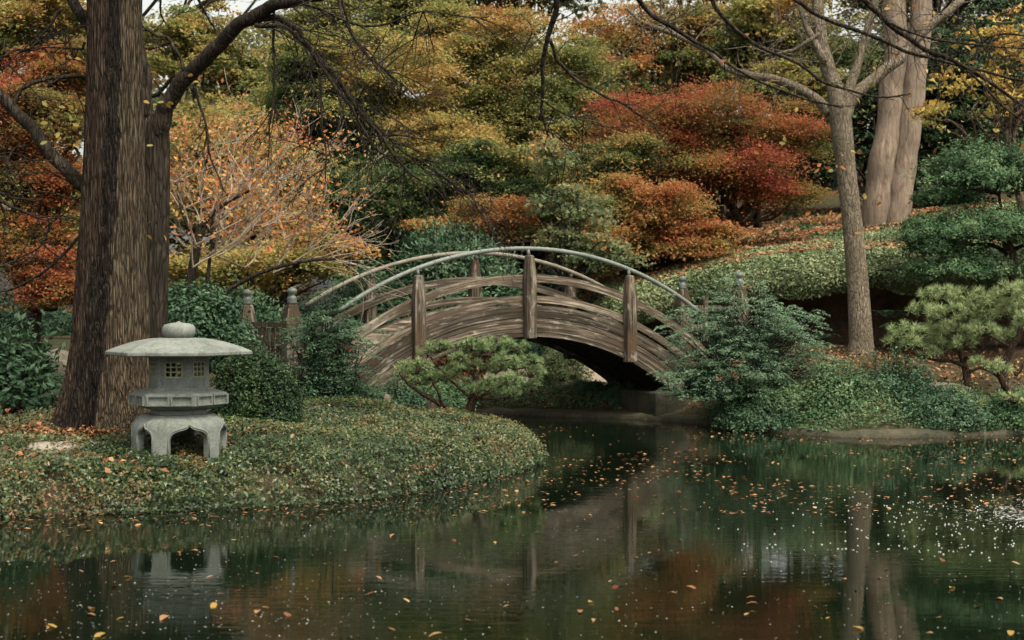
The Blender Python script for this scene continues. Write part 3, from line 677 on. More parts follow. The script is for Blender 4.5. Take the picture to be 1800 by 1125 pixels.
# fire box: six walls with window openings and lattice
r0 = .36; ap = r0*math.cos(R(30)); s2 = r0/2; z0 = LZ+.78; z1 = LZ+1.17; wh = .105; wz0 = z0+.135; wz1 = z0+.325
for k in range(6):
    nrm, tan = face_frame(k); c = cL+nrm*(ap-.03)
    mb = MB()
    for (xa, xb, za, zb) in ((-s2+.001, -wh, z0, z1), (wh, s2-.001, z0, z1), (-wh, wh, z0, wz0), (-wh, wh, wz1, z1)):
        mb.box(c+tan*(xa+xb)/2+np.array([0, 0, (za+zb)/2]), (xb-xa)/2, .03, (zb-za)/2, tan, nrm)
    w = part('wall', mb.mesh('wall'), M['stone'], lan)
    mb = MB(); cc = cL+nrm*(ap-.012)
    for x in (-wh+.008, -.034, .034, wh-.008): mb.box(cc+tan*x+np.array([0, 0, (wz0+wz1)/2]), .008, .014, (wz1-wz0)/2, tan, nrm)
    for z in (wz0+.008, wz0+.068, wz0+.126, wz1-.008): mb.box(cc+np.array([0, 0, z]), wh, .0125, .0075, tan, nrm)
    part('window_lattice', mb.mesh('window_lattice'), M['stone_lattice'], w)
part('ceiling_slab', hexstack([(.33, z1-.02), (.33, z1+.01)]).mesh('ceiling_slab'), M['stone'], lan)
# roof
rz = 1.695
prof = [(.30, rz-.02), (.84, rz+.0), (.877, rz+.008), (.877, rz+.048)]
for t in np.linspace(.06, 1, 9): prof.append((.877-(.877-.22)*t, rz+.048+.160*(1-(1-t)**1.75)))
ro = part('roof', hexstack(prof).mesh('roof'), M['stone'], lan); b_ = ro.modifiers.new('b', 'BEVEL'); b_.width = .006; b_.segments = 1; b_.limit_method = 'ANGLE'; b_.angle_limit = R(25)
mb = MB(); mb.lathe((LX, LY, rz+.205), [(.12, 0), (.17, .012), (.193, .05), (.198, .09), (.19, .13), (.17, .158), (.11, .176), (.04, .184), (.018, .194), (.004, .20)], 28)
part('finial', mb.mesh('finial', True), M['stone'], lan)

# ------------------------------------------------------------------ ground cover on the near spit and banks
g = np.random.default_rng(11)
def scatter_ground(n, xr, yr, cond, g):
    x = g.uniform(*xr, n); y = g.uniform(*yr, n); s = sdist(x, y); k = cond(x, y, s); return x[k], y[k], s[k]
def slope_n(x, y, e=.08):
    a = (ground_h(x+e, y)-ground_h(x-e, y))/(2*e); b = (ground_h(x, y+e)-ground_h(x, y-e))/(2*e); return unit(np.stack([-a, -b, np.ones_like(a)], 1))
pathmask = lambda x, y: ~((np.abs(x+2.7) < .55) & (np.abs(y-22.75) < .35))
PX = []; 
def vis(x, y): return np.abs(x/y) < .39
for (n_, xr, yr, c_) in ((180000, (-7, .6), (14.6, 24.2), lambda x, y, s: (s > .0) & pathmask(x, y) & vis(x, y)),
                        (380000, (-7, .6), (14.6, 24.2), lambda x, y, s: (s > -.05) & (s < .42) & vis(x, y))):
    x, y, s = scatter_ground(n_, xr, yr, c_, g)
    lit = (x < -5.0) & (y > 17.6) & (g.uniform(0, 1, len(x)) < .75); x, y, s = x[~lit], y[~lit], s[~lit]
    PX.append(np.stack([x, y, s], 1))
Q = np.vstack(PX); hole = (fbm(np.stack([Q[:, 0]*4.5, Q[:, 1]*4.5, Q[:, 0]*0], 1), 2, 123) > .68) & (g.uniform(0, 1, len(Q)) < .7); Q = Q[~hole]; x, y, s = Q.T; nn = slope_n(x, y)
hz_ = g.uniform(.0, .13, len(x))+.17*fbm(np.stack([x*2, y*2, x*0], 1), 2, 8); edgeband = s < .3
rag = np.clip((fbm(np.stack([x*2.6, y*2.6, x*0], 1), 3, 91)-.42)*3, 0, 1.4); hz_ = hz_+edgeband*rag*.13*g.uniform(.2, 1, len(x))
off = np.where(edgeband[:, None], nn*np.array([1.0, 1.0, .9]), np.array([0, 0, 1.]))
pos = np.stack([x, y, np.maximum(ground_h(x, y), -.02)], 1)+off*hz_[:, None]
# some hang down the front edge onto the water
e = g.uniform(0, 1, len(x)) < .55; k_ = edgeband & e; pos[k_, 2] *= g.uniform(.1, 1, k_.sum())
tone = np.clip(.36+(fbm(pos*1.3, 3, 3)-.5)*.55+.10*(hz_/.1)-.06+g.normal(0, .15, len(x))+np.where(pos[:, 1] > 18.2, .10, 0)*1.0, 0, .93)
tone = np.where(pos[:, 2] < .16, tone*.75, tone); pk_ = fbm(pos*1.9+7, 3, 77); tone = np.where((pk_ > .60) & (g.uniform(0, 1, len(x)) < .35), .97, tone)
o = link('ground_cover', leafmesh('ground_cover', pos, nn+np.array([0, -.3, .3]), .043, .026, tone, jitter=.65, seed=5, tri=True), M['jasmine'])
tag(o, 'low glossy jasmine ground cover on the near spit around the stone lantern', 'ground cover', kind='stuff')
# fallen leaves on it
x, y, s = scatter_ground(15000, (-7.5, .6), (14.8, 24), lambda x, y, s: (s > .02) & pathmask(x, y) & vis(x, y), g)
w = np.clip(1.3-(x+7)/4.2, .10, 1)*np.clip(1.3-(y-15)/9, .35, 1)*(fbm(np.stack([x*1.2, y*1.2, x*0], 1), 3, 21) > .42)
k_ = g.uniform(0, 1, len(x)) < w*.55; x, y = x[k_], y[k_]
pos = np.stack([x, y, ground_h(x, y)+.125+g.uniform(-.03, .05, len(x))], 1)
tone = g.uniform(.1, 1, len(x))
v1 = leaves(pos, slope_n(x, y), .078, .048, tone*.85, jitter=.5, seed=8, fold=.3, var=.4)
# leaf floor under the trees on the left
x, y, s = scatter_ground(30000, (-9.5, -4.6), (17.3, 25), lambda x, y, s: (s > .2) & (x/y > -.42), g)
pos = np.stack([x, y, ground_h(x, y)+g.uniform(.0, .05, len(x))], 1)
v2 = leaves(pos, slope_n(x, y), .08, .05, g.uniform(0, .62, len(x)), jitter=.45, seed=9, fold=.3)
# orange patch by the small pine and leaves on the right bank
c = P(742, 770, 21.6); xx = c[0]+g.normal(0, .28, 500); yy = c[1]+g.normal(0, .35, 500)
v3 = leaves(np.stack([xx, yy, ground_h(xx, yy)+.10], 1), slope_n(xx, yy), .05, .03, g.uniform(.35, .7, 500), seed=10)
x, y, s = scatter_ground(4200, (2.8, 11.5), (25.4, 33.5), lambda x, y, s: (s > .35) & (x/y < .4), g)
v4 = leaves(np.stack([x, y, ground_h(x, y)+g.uniform(0, .06, len(x))], 1), slope_n(x, y), .085, .055, g.uniform(.1, 1, len(x)), seed=12, fold=.3)
x, y, s = scatter_ground(26000, (-4.5, 3), (25, 36), lambda x, y, s: (s > .3), g)
v5 = leaves(np.stack([x, y, ground_h(x, y)+g.uniform(0, .04, len(x))], 1), slope_n(x, y), .085, .055, g.uniform(0, .7, len(x)), seed=13, fold=.3)
def join(name, parts, mat):
    V = []; Fs = []; T = []; b = 0
    for v, f, t in parts: V.append(v); Fs.append(f+b); T.append(t); b += len(v)
    return link(name, mesh_from(name, np.vstack(V), np.vstack(Fs), attr=np.concatenate(T)), mat)
aa = g.uniform(math.pi*.95, math.pi*2.05, 2600); rr = np.abs(g.normal(0, .16, 2600))+.80; xx = -5.33+np.cos(aa)*rr*1.02; yy = 18.6+np.sin(aa)*rr*.92
v6 = leaves(np.stack([xx, yy, ground_h(xx, yy)+.06+g.uniform(0, .10, len(xx))*np.clip(1.3-(rr-.8)*3, 0, 1)], 1), slope_n(xx, yy), .075, .05, g.uniform(0, .8, len(xx)), jitter=.6, seed=17, fold=.3)
tag(join('leaf_litter', [v6, v1, v2, v3, v4, v5], M['litter']), 'brown and orange fallen leaves scattered over banks and ground cover', 'fallen leaves', kind='stuff')

# hillside planting
N = 170000; X = g.uniform(1.6, 14.5, N); u = g.uniform(0, 1, N)**1.0; pos = hill_pt(u, X); e1 = hill_pt(np.minimum(u+.02, 1.9), X)-pos
hn = unit(np.stack([np.zeros(N), -e1[:, 2], e1[:, 1]], 1)); k_ = pos[:, 0]/pos[:, 1] < .385; pos, hn, u = pos[k_], hn[k_], u[k_]
pos = pos+hn*g.uniform(0, .14, len(pos))[:, None]
tone = np.clip(.36+(fbm(pos*1.1, 3, 31)-.5)*.7+g.normal(0, .12, len(pos))+.22*np.clip(u*1.5, 0, 1), 0, 1)
v1 = leaves(pos, hn, .078, .052, tone, jitter=.6, seed=14, tri=True)
N = 70000; X = g.uniform(1.6, 22, N); u = 1+g.uniform(0, .95, N); pos = hill_pt(u, X); k_ = np.abs(pos[:, 0]/pos[:, 1]) < .385; pos = pos[k_]
pos += np.array([0, 0, 1])*g.uniform(0, .12, len(pos))[:, None]; mixo = fbm(pos*.7, 3, 41)
v2 = leaves(pos, np.tile([0, -.5, 1.], (len(pos), 1)), .10, .07, np.clip(.12+(mixo-.5)*.4+g.normal(0, .1, len(pos)), 0, .5), jitter=.7, seed=15, tri=True)
tag(join('hillside_planting', [v1, v2], M['hill_ivy']), 'clipped leafy ground cover draped over the hillside and its lip', 'ground cover', kind='stuff')
N = 34000; X = g.uniform(2, 22, N); u = np.where(g.uniform(0, 1, N) < .75, 1+g.uniform(0, .95, N), g.uniform(.1, 1, N)**.6); pos = hill_pt(u, X)
k_ = (fbm(pos*.9, 3, 51)+.10*(u > 1) > .52) & (pos[:, 0]/pos[:, 1] < .385); pos = pos[k_]; pos[:, 2] += g.uniform(.08, .17, len(pos))
tag(link('hillside_litter', leafmesh('hillside_litter', pos, np.tile([0, -.5, 1.], (len(pos), 1)), .12, .08, g.uniform(.1, .85, len(pos)), jitter=.5, seed=16, fold=.3), M['litter']),
    'rusty fallen leaves lying over the upper hillside', 'fallen leaves', kind='stuff')
for_later = None

# ------------------------------------------------------------------ shrubs
def mound_pts(c, ax, ay, az, n, g, shell=.35, lump=.22, freq=2.0, seed=0, up_only=True):
    u = unit(g.normal(0, 1, (n, 3)))
    if up_only: u[:, 2] = np.abs(u[:, 2])*1.0-.25*(g.uniform(0, 1, n) < .3)
    u = unit(u)
    k = 1+lump*2*(fbm(u*freq+seed, 3, seed)-.5)*1.6
    r = (1-shell*g.uniform(0, 1, n)**1.6)*k
    return c+u*r[:, None]*np.array([ax, ay, az]), u, r
def shrub(name, label, px, pyb, w, h, d, mat, n, L, W, seed, tonebase=.5, toneamp=.45, lump=.28, shell=.4, jitter=.6, group=None, cat='shrub', depth=None, zoff=0, freq=2.2, tipup=0):
    g = np.random.default_rng(seed+500); b = P(px, pyb, d); ax = w/2/F*d; az = h/F*d; ay = depth or ax*.8
    zb = gz(b[0], d) if zoff is None else b[2]+zoff
    t = thing(name, label, cat, (b[0], d, zb), group); c = np.array([b[0], d, zb])
    pos, u, r = mound_pts(c, ax, ay, az, n, g, shell, lump, freq, seed)
    # leaves gather in small sprigs
    m = 8; k = g.integers(0, n, n//m); pos = np.repeat(pos[k], m, 0)+g.normal(0, L*.9, (len(k)*m, 3)); u = np.repeat(u[k], m, 0); rr = np.repeat(r[k], m)
    nn_ = u*.6+np.array([0, -.1, .7]); ad = u+np.array([0, 0, tipup]) if tipup else None
    tone = np.clip(noise_tone(pos, tonebase, toneamp, 2.2, seed)+g.normal(0, .06, len(pos)), 0, 1)
    part('foliage', leafmesh('foliage', pos, nn_, L, W, tone, jitter=jitter, seed=seed, axisdir=ad), M[mat], t)
    mb = MB()
    for q in range(9):
        a = g.uniform(0, 2*math.pi); e = c+np.array([math.cos(a)*ax*.7, math.sin(a)*ay*.7, az*g.uniform(.5, .9)])
        mb.tube(limb_path(c+np.array([math.cos(a)*.05, math.sin(a)*.05, -.05]), e, .05, g), np.linspace(.022, .007, 19), 5)
    part('stems', mb.mesh('stems', True), M['bark_dark'], t); return t

def nandina(label, px, pyb, w, h, d, seed, n=260, lean=0, tb=.5, group='nandina bushes beside the bridge'):
    """tiers of drooping sprays of narrow leaflets"""
    g = np.random.default_rng(seed+900); b = P(px, pyb, d); ax = w/2/F*d; az = h/F*d
    t = thing('nandina_bush', label, 'shrub', b, group); c = b.copy(); mb = MB(); Ps = []; As = []; Ns = []; Ts = []
    for i in range(n):
        u = unit(g.normal(0, 1, 3)*np.array([1, .9, 1])); u[2] = abs(u[2]) if g.uniform() < .75 else -.15*abs(u[2])
        r = g.uniform(.35, 1)**.4; lum = 1+.28*math.sin(u[0]*5+seed)*math.cos(u[2]*6)+.1*g.normal()
        e = c+u*r*lum*np.array([ax, ax*.8, az*.95])
        out = unit(np.array([u[0], u[1]-.15, .12])); side = unit(np.cross(out, [0, 0, 1])); Ls = g.uniform(.22, .38)
        k = 42; s = g.uniform(0, 1, k); lat = g.uniform(-1, 1, k)*(1-s*.6)*.5
        q = e+out*(s*Ls)[:, None]+side*(lat*Ls)[:, None]+np.array([0, 0, 1])*(-.35*Ls*(s**2+lat**2*1.2)+g.normal(0, .012, k))[:, None]
        Ps.append(q); As.append(out*1.0+side*(np.sign(lat)*.9)[:, None]+np.array([0, 0, -.35])); Ns.append(np.tile([0, -.2, 1.], (k, 1)))
        tt = tb+g.normal(0, .16)+.10*u[2]; tt = .99 if g.uniform() < .008 else min(tt, .77); Ts.append(np.full(k, tt))
        if i % 4 == 0: mb.tube(limb_path(c*np.array([1, 1, 1])+np.array([u[0]*.2, u[1]*.2, -.1]), e, .05, g), np.linspace(.014, .005, 19), 4)
    pos = np.vstack(Ps)
    part('foliage', leafmesh('foliage', pos, np.vstack(Ns), .062, .017, np.concatenate(Ts), jitter=.3, seed=seed, axisdir=np.vstack(As)), M['nandina'], t)
    part('stems', mb.mesh('stems', True), M['bark_dark'], t)
    # a thin inner mass so the bush is not see-through
    pos, u, r = mound_pts(c, ax*.72, ax*.6, az*.75, 9000, g, .5, .25, 2, seed)
    part('inner_foliage', leafmesh('inner_foliage', pos, u+np.array([0, 0, .5]), .06, .022, np.full(len(pos), .15), jitter=.6, seed=seed+1), M['nandina'], t)
    return t
nandina('dark nandina bush with drooping sprays hiding the left end of the bridge', 575, 690, 150, 172, 24.3, 1, 380, tb=.42)
nandina('broad blue-green nandina bush covering the right end of the bridge', 1312, 655, 262, 150, 27.4, 2, 850, tb=.66)
nandina('low arching nandina spray hanging over the water at the bridge footing', 1262, 690, 180, 64, 26.9, 3, 220, tb=.72)

shrub('round_shrub', 'dark round clipped shrub standing right beside the stone lantern', 448, 735, 165, 150, 19.9, 'dark_evergreen', 26000, .045, .026, 1, .62, .4, lump=.18, zoff=None)
M_dk = None
shrub('round_shrub', 'dark shrub filling the gap behind the lantern finial and the trunk', 335, 600, 190, 95, 23.5, 'glossy_green', 12000, .09, .04, 2, .35, .5)
shrub('azalea', 'low dark azalea under the left end of the bridge beams', 700, 735, 170, 62, 25.4, 'glossy_green', 16000, .045, .024, 3, .35, .45, group='low azaleas on the banks')
shrub('azalea', 'small rounded azalea at the foot of the left nandina bush', 612, 728, 110, 52, 24.6, 'glossy_green', 10000, .045, .024, 4, .42, .45, group='low azaleas on the banks')
shrub('azalea', 'green azalea just behind the small pine at the water', 770, 722, 130, 50, 26.5, 'clipped_green', 9000, .05, .028, 5, .45, .45, group='low azaleas on the banks')
# right bank row
spec = [(1370, 735, 150, 75, 26.9, 'clipped_green', .50, 'grey-green azalea at the foot of the broad right nandina'),
        (1475, 738, 160, 95, 26.6, 'clipped_green', .50, 'rounded grey-green azalea in front of the light-barked tree'),
        (1575, 738, 160, 110, 26.8, 'glossy_green', .52, 'tall dark-centred azalea right of the light-barked tree, beside the pale pine'),
        (1335, 745, 150, 45, 26.6, 'glossy_green', .55, 'low dark shrub at the waterline under the arching nandina spray'),
        (1660, 742, 170, 62, 26.0, 'glossy_green', .55, 'low green shrub at the waterline below the pale pine'),
        (1780, 745, 150, 60, 26.4, 'clipped_green', .5, 'low green shrub at the right end of the far bank')]
for i, (a, b, w, h, d, mt, tb, lab) in enumerate(spec):
    shrub('azalea', lab, a, b, w, h, d, mt, 15000, .052, .028, 20+i, tb, .5, lump=.3, group='low azaleas on the banks')
# low creeping plants on the far bank's edge
g = np.random.default_rng(77)
x, y, s = scatter_ground(90000, (-1.2, 11), (25.3, 32.5), lambda x, y, s: (s > np.where(x > 3.6, -.12, .12)) & (s < 1.3) & (x/y < .4) & ~((x > 2.3) & (x < 3.9) & (y > 28.2) & (y < 30.5)), g)
hz_ = g.uniform(0, .16, len(x))*(.4+fbm(np.stack([x*1.7, y*1.7, x*0], 1), 3, 61))*np.clip(s*4, 0, 1)+.05
pos = np.stack([x, y-.03, np.maximum(ground_h(x, y), .02+.10*fbm(np.stack([x*4, y*4, x*0], 1), 3, 66))+hz_], 1)
tag(link('bank_planting', leafmesh('bank_planting', pos, slope_n(x, y), .06, .03, np.clip(.5+(fbm(pos*1.5, 3, 71)-.5)*.8+g.normal(0, .1, len(x)), 0, 1), jitter=.7, seed=33), M['clipped_green']),
    'low creeping green plants along the far water edge under the bridge and trees', 'ground cover', kind='stuff')
# grass-like mounds under the bridge
def grass_clump(label, px, pyb, w, h, d, seed):
    g = np.random.default_rng(seed); b = P(px, pyb, d); ax = w/2/F*d; az = h/F*d; n = 1600
    a = g.uniform(0, 2*np.pi, n); r = g.uniform(0, 1, n)**.5; root = b+np.stack([np.cos(a)*r*ax*.5, np.sin(a)*r*ax*.5, 0*a], 1)
    outd = np.stack([np.cos(a), np.sin(a), 0*a], 1); mid = root+outd*ax*.25*r[:, None]+np.array([0, 0, 1])*az*g.uniform(.7, 1, n)[:, None]; tip = root+outd*ax*(.55*r+.15)[:, None]+np.array([0, 0, 1])*az*.45*g.uniform(.2, 1.2, n)[:, None]
    sd_ = np.cross(outd, [0, 0, 1])*.006; v = np.stack([root-sd_, root+sd_, mid+sd_, mid-sd_, mid-sd_, mid+sd_, tip, tip], 1).reshape(-1, 3)
    f = (np.arange(n)[:, None, None]*8+np.array([[0, 1, 2, 3], [4, 5, 6, 7]])).reshape(-1, 4)
    t = tag(link('grass_clump', mesh_from('grass_clump', v-b, f, attr=np.full(len(v), .45)), M['glossy_green']), label, 'ornamental grass', 'grass clumps under the bridge'); t.location = b; return t
grass_clump('rounded blue-green grass mound under the bridge arch, left of two', 1035, 700, 70, 30, 31.2, 1)
grass_clump('rounded blue-green grass mound under the arch, nearer the right footing', 1085, 708, 60, 28, 30.6, 2)
shrub('small_shrub', 'pale small-leaved shrub under the bridge arch behind the pine', 990, 665, 95, 62, 32.5, 'pale_green', 8000, .05, .03, 41, .25, .3)
shrub('small_shrub', 'dark green undergrowth behind the path under the bridge arch', 1070, 690, 200, 70, 35, 'glossy_green', 14000, .08, .035, 42, .35, .4)
shrub('small_shrub', 'dark green undergrowth beyond the water under the bridge crown', 930, 690, 200, 85, 36, 'glossy_green', 14000, .08, .035, 43, .3, .4)
# big-leaved laurel at the left edge, dark laurel behind the bridge
shrub('laurel', 'glossy large-leaved laurel at the left edge beside the big trunk', 20, 712, 170, 140, 21.4, 'glossy_green', 4200, .13, .055, 51, .50, .4, lump=.3, jitter=.7, tipup=.4)
shrub('laurel', 'tall blue-green laurel seen behind the bridge railing', 800, 560, 240, 145, 33.2, 'glossy_green', 19000, .14, .042, 52, .58, .45, lump=.3, jitter=.6, tipup=.6)
shrub('laurel', 'blue-green laurel between the left newel posts and the bridge', 655, 600, 200, 120, 33.5, 'glossy_green', 12000, .13, .04, 53, .5, .45, lump=.3, tipup=.6)
shrub('laurel', 'green laurel behind the picket railing', 420, 640, 230, 120, 30.5, 'glossy_green', 14000, .12, .04, 54, .5, .5, lump=.3, tipup=.5)

# ferns in the dark under the ledge
def fern(label, px, py, d, seed, nf=9, L=.75):
    g = np.random.default_rng(seed); b = P(px, py, d); Ps = []; As = []; Ns = []
    for i in range(nf):
        a = R(90)+g.uniform(-1, 1)*1.9+R(180)*(i % 2); o_ = np.array([math.cos(a), math.sin(a), 0]); s = np.linspace(.12, 1, 34)
        q = b+o_*(s*L*.8)[:, None]+np.array([0, 0, 1])*(L*(s*.9-.75*s**2))[:, None]; sd_ = np.cross(o_, [0, 0, 1]); w = .16*(1-s)**.7*L
        for sg in (-1, 1): Ps.append(q+sd_*(sg*w*.5)[:, None]); As.append(np.tile(sd_*sg+o_*.3, (34, 1))); Ns.append(np.tile([0, 0, 1.], (34, 1)))
    pos = np.vstack(Ps); v, f, t = leaves(pos, np.vstack(Ns), .12, .03, .5, jitter=.15, seed=seed, axisdir=np.vstack(As))
    t_ = tag(link('fern', mesh_from('fern', v-b, f, attr=t), M['glossy_green']), label, 'fern', 'ferns below the rock ledge'); t_.location = b
fern('fern with long fronds in the dark hollow right of the light-barked tree', 1565, 565, 31.5, 1, 11, .9)
fern('smaller fern lower in the hollow behind the pale pine', 1600, 585, 30.8, 2, 9, .8)
fern('small dim fern in the hollow left of the light-barked tree', 1440, 600, 31.4, 3, 8, .6)

# ------------------------------------------------------------------ pines
def pine(name, label, base_px, d, limbs, pads, mat, seed, needle=.105, per=50, dens=1.0, tr=(11, 7), group=None):
    """limbs: polylines in photo pixels with thickness; pads: (px, py, rx, ry) tufts of needles"""
    g = np.random.default_rng(seed+40); b = P(*base_px, d); t = thing(name, label, 'pine tree', b, group); mb = MB(); mt = MB()
    for i, (pl, w0, w1, dd) in enumerate(limbs):
        mt = MB(); limb_px(mt, pl, [d+dd*k/(len(pl)-1) for k in range(len(pl))], w0, w1, 8, 5, wig=.006, g=g)
        nm = 'trunk' if i == 0 else 'branch'; part(nm, mt.mesh(nm, True), M['bark_pine'], t)
    V = []; T = []
    for (px, py, rx, ry) in pads:
        dd = g.uniform(-.45, .45); c = P(px, py, d+dd); ax = rx/F*d; az = ry/F*d; nt_ = max(5, int(dens*rx*ry/26))
        u = g.uniform(-1, 1, (nt_*2, 3)); u = u[(u**2).sum(1) < 1][:nt_]
        cc = c+u*np.array([ax, ax*.8, az])
        for q in cc:
            if g.uniform() < .5:
                mb.tube([c+np.array([0, 0, -az*.7]), (c+q)/2+np.array([0, 0, -az*.3]), q], [.010, .007, .004], 4, cap=False)
        dirs = unit(u*np.array([.8, .8, .3])+np.array([0, 0, .55])+g.normal(0, .25, u.shape))
        base = np.repeat(cc, per, 0); dd_ = unit(np.repeat(dirs, per, 0)*.55+g.normal(0, .62, (len(base), 3))+np.array([0, 0, .18])); ln = needle*g.uniform(.7, 1.15, len(base))[:, None]
        sd_ = unit(np.cross(dd_, g.normal(0, 1, dd_.shape)))*.0058
        V.append(np.stack([base-sd_, base+sd_, base+dd_*ln], 1)); T.append(np.repeat(np.clip(.5+g.normal(0, .16, len(cc))+.15*u[:, 2], 0, 1), per*3))
    tw = part('twigs', mb.mesh('twigs', True), M['bark_pine'], t); tw['kind'] = 'stuff'
    v = np.vstack(V).reshape(-1, 3); part('needles', mesh_from('needles', v, np.arange(len(v)).reshape(-1, 3), attr=np.concatenate(T)), M[mat], t); return t
pine('pine_tree', 'small spreading pine leaning over the water in front of the bridge', (812, 748), 23.7,
     [([(812, 750), (822, 722), (832, 700), (836, 672), (838, 650), (850, 628), (868, 615)], 20, 5, .1),
      ([(806, 748), (795, 728), (770, 708), (740, 692), (715, 672), (702, 655)], 11, 4, .3),
      ([(782, 715), (772, 700), (764, 680), (755, 662)], 7, 3, -.2), ([(828, 700), (810, 685), (795, 672), (780, 662)], 7, 3, .3),
      ([(836, 700), (858, 690), (878, 678), (900, 665)], 7, 3, -.2), ([(836, 650), (820, 636), (806, 625)], 6, 3, 0),
      ([(845, 702), (880, 700), (915, 690)], 4, 2, .3), ([(780, 655), (765, 640), (757, 628)], 4, 3, .2), ([(845, 625), (880, 622), (915, 615)], 4, 2, .2)],
     [(730, 648, 30, 14), (700, 655, 14, 9), (770, 612, 27, 11), (752, 622, 16, 8), (830, 608, 30, 12), (870, 605, 34, 12), (905, 608, 26, 10), (812, 628, 20, 9), (770, 662, 34, 12), (738, 668, 22, 10), (795, 650, 20, 9),
      (872, 648, 26, 10), (905, 640, 30, 14), (930, 655, 28, 12), (890, 668, 34, 12), (925, 675, 24, 9), (850, 682, 26, 8), (895, 690, 24, 8), (880, 630, 26, 9), (940, 632, 20, 10), (835, 640, 16, 8)],
     'needles', 1, dens=2.1)
pine('pine_tree', 'large pale green cloud-pruned pine at the right bank beyond the azaleas', (1705, 685), 27.3,
     [([(1702, 688), (1700, 660), (1692, 632), (1684, 610)], 17, 9, .1), ([(1700, 645), (1672, 636), (1640, 632), (1610, 622)], 8, 3, .3),
      ([(1698, 630), (1722, 618), (1738, 590), (1752, 575)], 8, 3, -.3), ([(1684, 615), (1700, 590), (1704, 560)], 6, 3, 0), ([(1684, 610), (1665, 590), (1650, 575)], 5, 3, 0), ([(1700, 655), (1740, 640), (1775, 620)], 6, 3, .2)],
     [(1650, 520, 36, 14), (1700, 522, 34, 14), (1745, 530, 30, 15), (1620, 545, 28, 12), (1665, 548, 36, 14), (1715, 555, 36, 14), (1760, 552, 26, 12), (1590, 580, 34, 13), (1630, 580, 30, 13),
      (1675, 578, 30, 12), (1725, 582, 30, 13), (1770, 588, 24, 12), (1610, 605, 30, 12), (1655, 602, 30, 12), (1575, 598, 24, 10), (1700, 603, 26, 11), (1640, 622, 24, 9)], 'needles_pale', 2, needle=.15, dens=1.35)
pine('pine_tree', 'pale pine at the right edge with a dark forked trunk', (1772, 680), 26.8,
     [([(1765, 640), (1778, 612), (1790, 590), (1796, 560)], 15, 8, 0), ([(1765, 640), (1762, 650), (1768, 690)], 15, 14, 0), ([(1778, 612), (1756, 598), (1740, 590)], 6, 3, 0), ([(1785, 660), (1800, 640), (1820, 620)], 8, 5, 0)],
     [(1775, 512, 28, 13), (1805, 505, 30, 14), (1790, 535, 30, 13), (1815, 560, 30, 14), (1795, 575, 20, 12)], 'needles_pale', 3, needle=.15, dens=1.35)
pine('pine_tree', 'low pale pine with leaning dark stub at the right water edge', (1775, 700), 26.1,
     [([(1790, 706), (1775, 688), (1762, 668), (1748, 650)], 17, 9, -.1), ([(1762, 668), (1745, 655), (1725, 648)], 6, 3, 0)],
     [(1735, 640, 30, 9), (1765, 645, 28, 9), (1700, 705, 30, 11), (1740, 712, 36, 10), (1680, 690, 24, 8), (1785, 700, 26, 10), (1660, 715, 24, 9)], 'needles_pale', 4, needle=.14, dens=1.4)

# cloud-pruned evergreen tree at the right edge
def cloud_tree():
    g = np.random.default_rng(5); d = 31.5; b = P(1782, 500, d); t = thing('cloud_pruned_tree', 'dark green cloud-pruned tree with layered domes above the right bank', 'tree', (b[0], d, 1.4))
    mb = MB(); limb_px(mb, [(1790, 560), (1784, 500), (1778, 450), (1765, 415), (1755, 380)], d, 24, 12, 10); part('trunk', mb.mesh('trunk', True), M['bark_brown'], t)
    mb = MB()
    for pl in ([(1778, 450), (1740, 430), (1690, 430), (1650, 420)], [(1765, 415), (1758, 360), (1752, 320)], [(1758, 340), (1700, 330), (1660, 325)], [(1780, 440), (1820, 420), (1850, 400)], [(1740, 430), (1690, 455), (1650, 450)]):
        mb = MB(); limb_px(mb, pl, d, 9, 3, 6); part('branch', mb.mesh('branch', True), M['bark_dark'], t)
    Ps = []; Us = []
    for (px, py, rx, ry, n, dd) in ((1740, 300, 112, 70, 17000, 0), (1850, 290, 90, 62, 8000, .2), (1665, 345, 60, 24, 5500, .3), (1720, 400, 130, 50, 16000, -.4), (1640, 430, 60, 34, 6000, -.5), (1700, 470, 90, 38, 8000, -.7), (1830, 400, 80, 55, 8000, -.3), (1630, 395, 40, 22, 3000, .1)):
        c = P(px, py+ry*.3, d+dd); q, u, r = mound_pts(c, rx/F*d, rx/F*d*.8, ry/F*d, n, g, .45, .42, 3.2, px)
        m = 8; k = g.integers(0, n, n//m); Ps.append(np.repeat(q[k], m, 0)+g.normal(0, .045, (len(k)*m, 3))); Us.append(np.repeat(u[k], m, 0))
    pos = np.vstack(Ps); u = np.vstack(Us); tone = np.clip(noise_tone(pos, .48, .5, 2.2, 3)+g.normal(0, .07, len(pos)), 0, 1)
    part('crown', leafmesh('crown', pos, u*.6+np.array([0, -.1, .7]), .075, .034, tone, jitter=.6, seed=4, tri=True), M['clipped_green'], t)
cloud_tree()

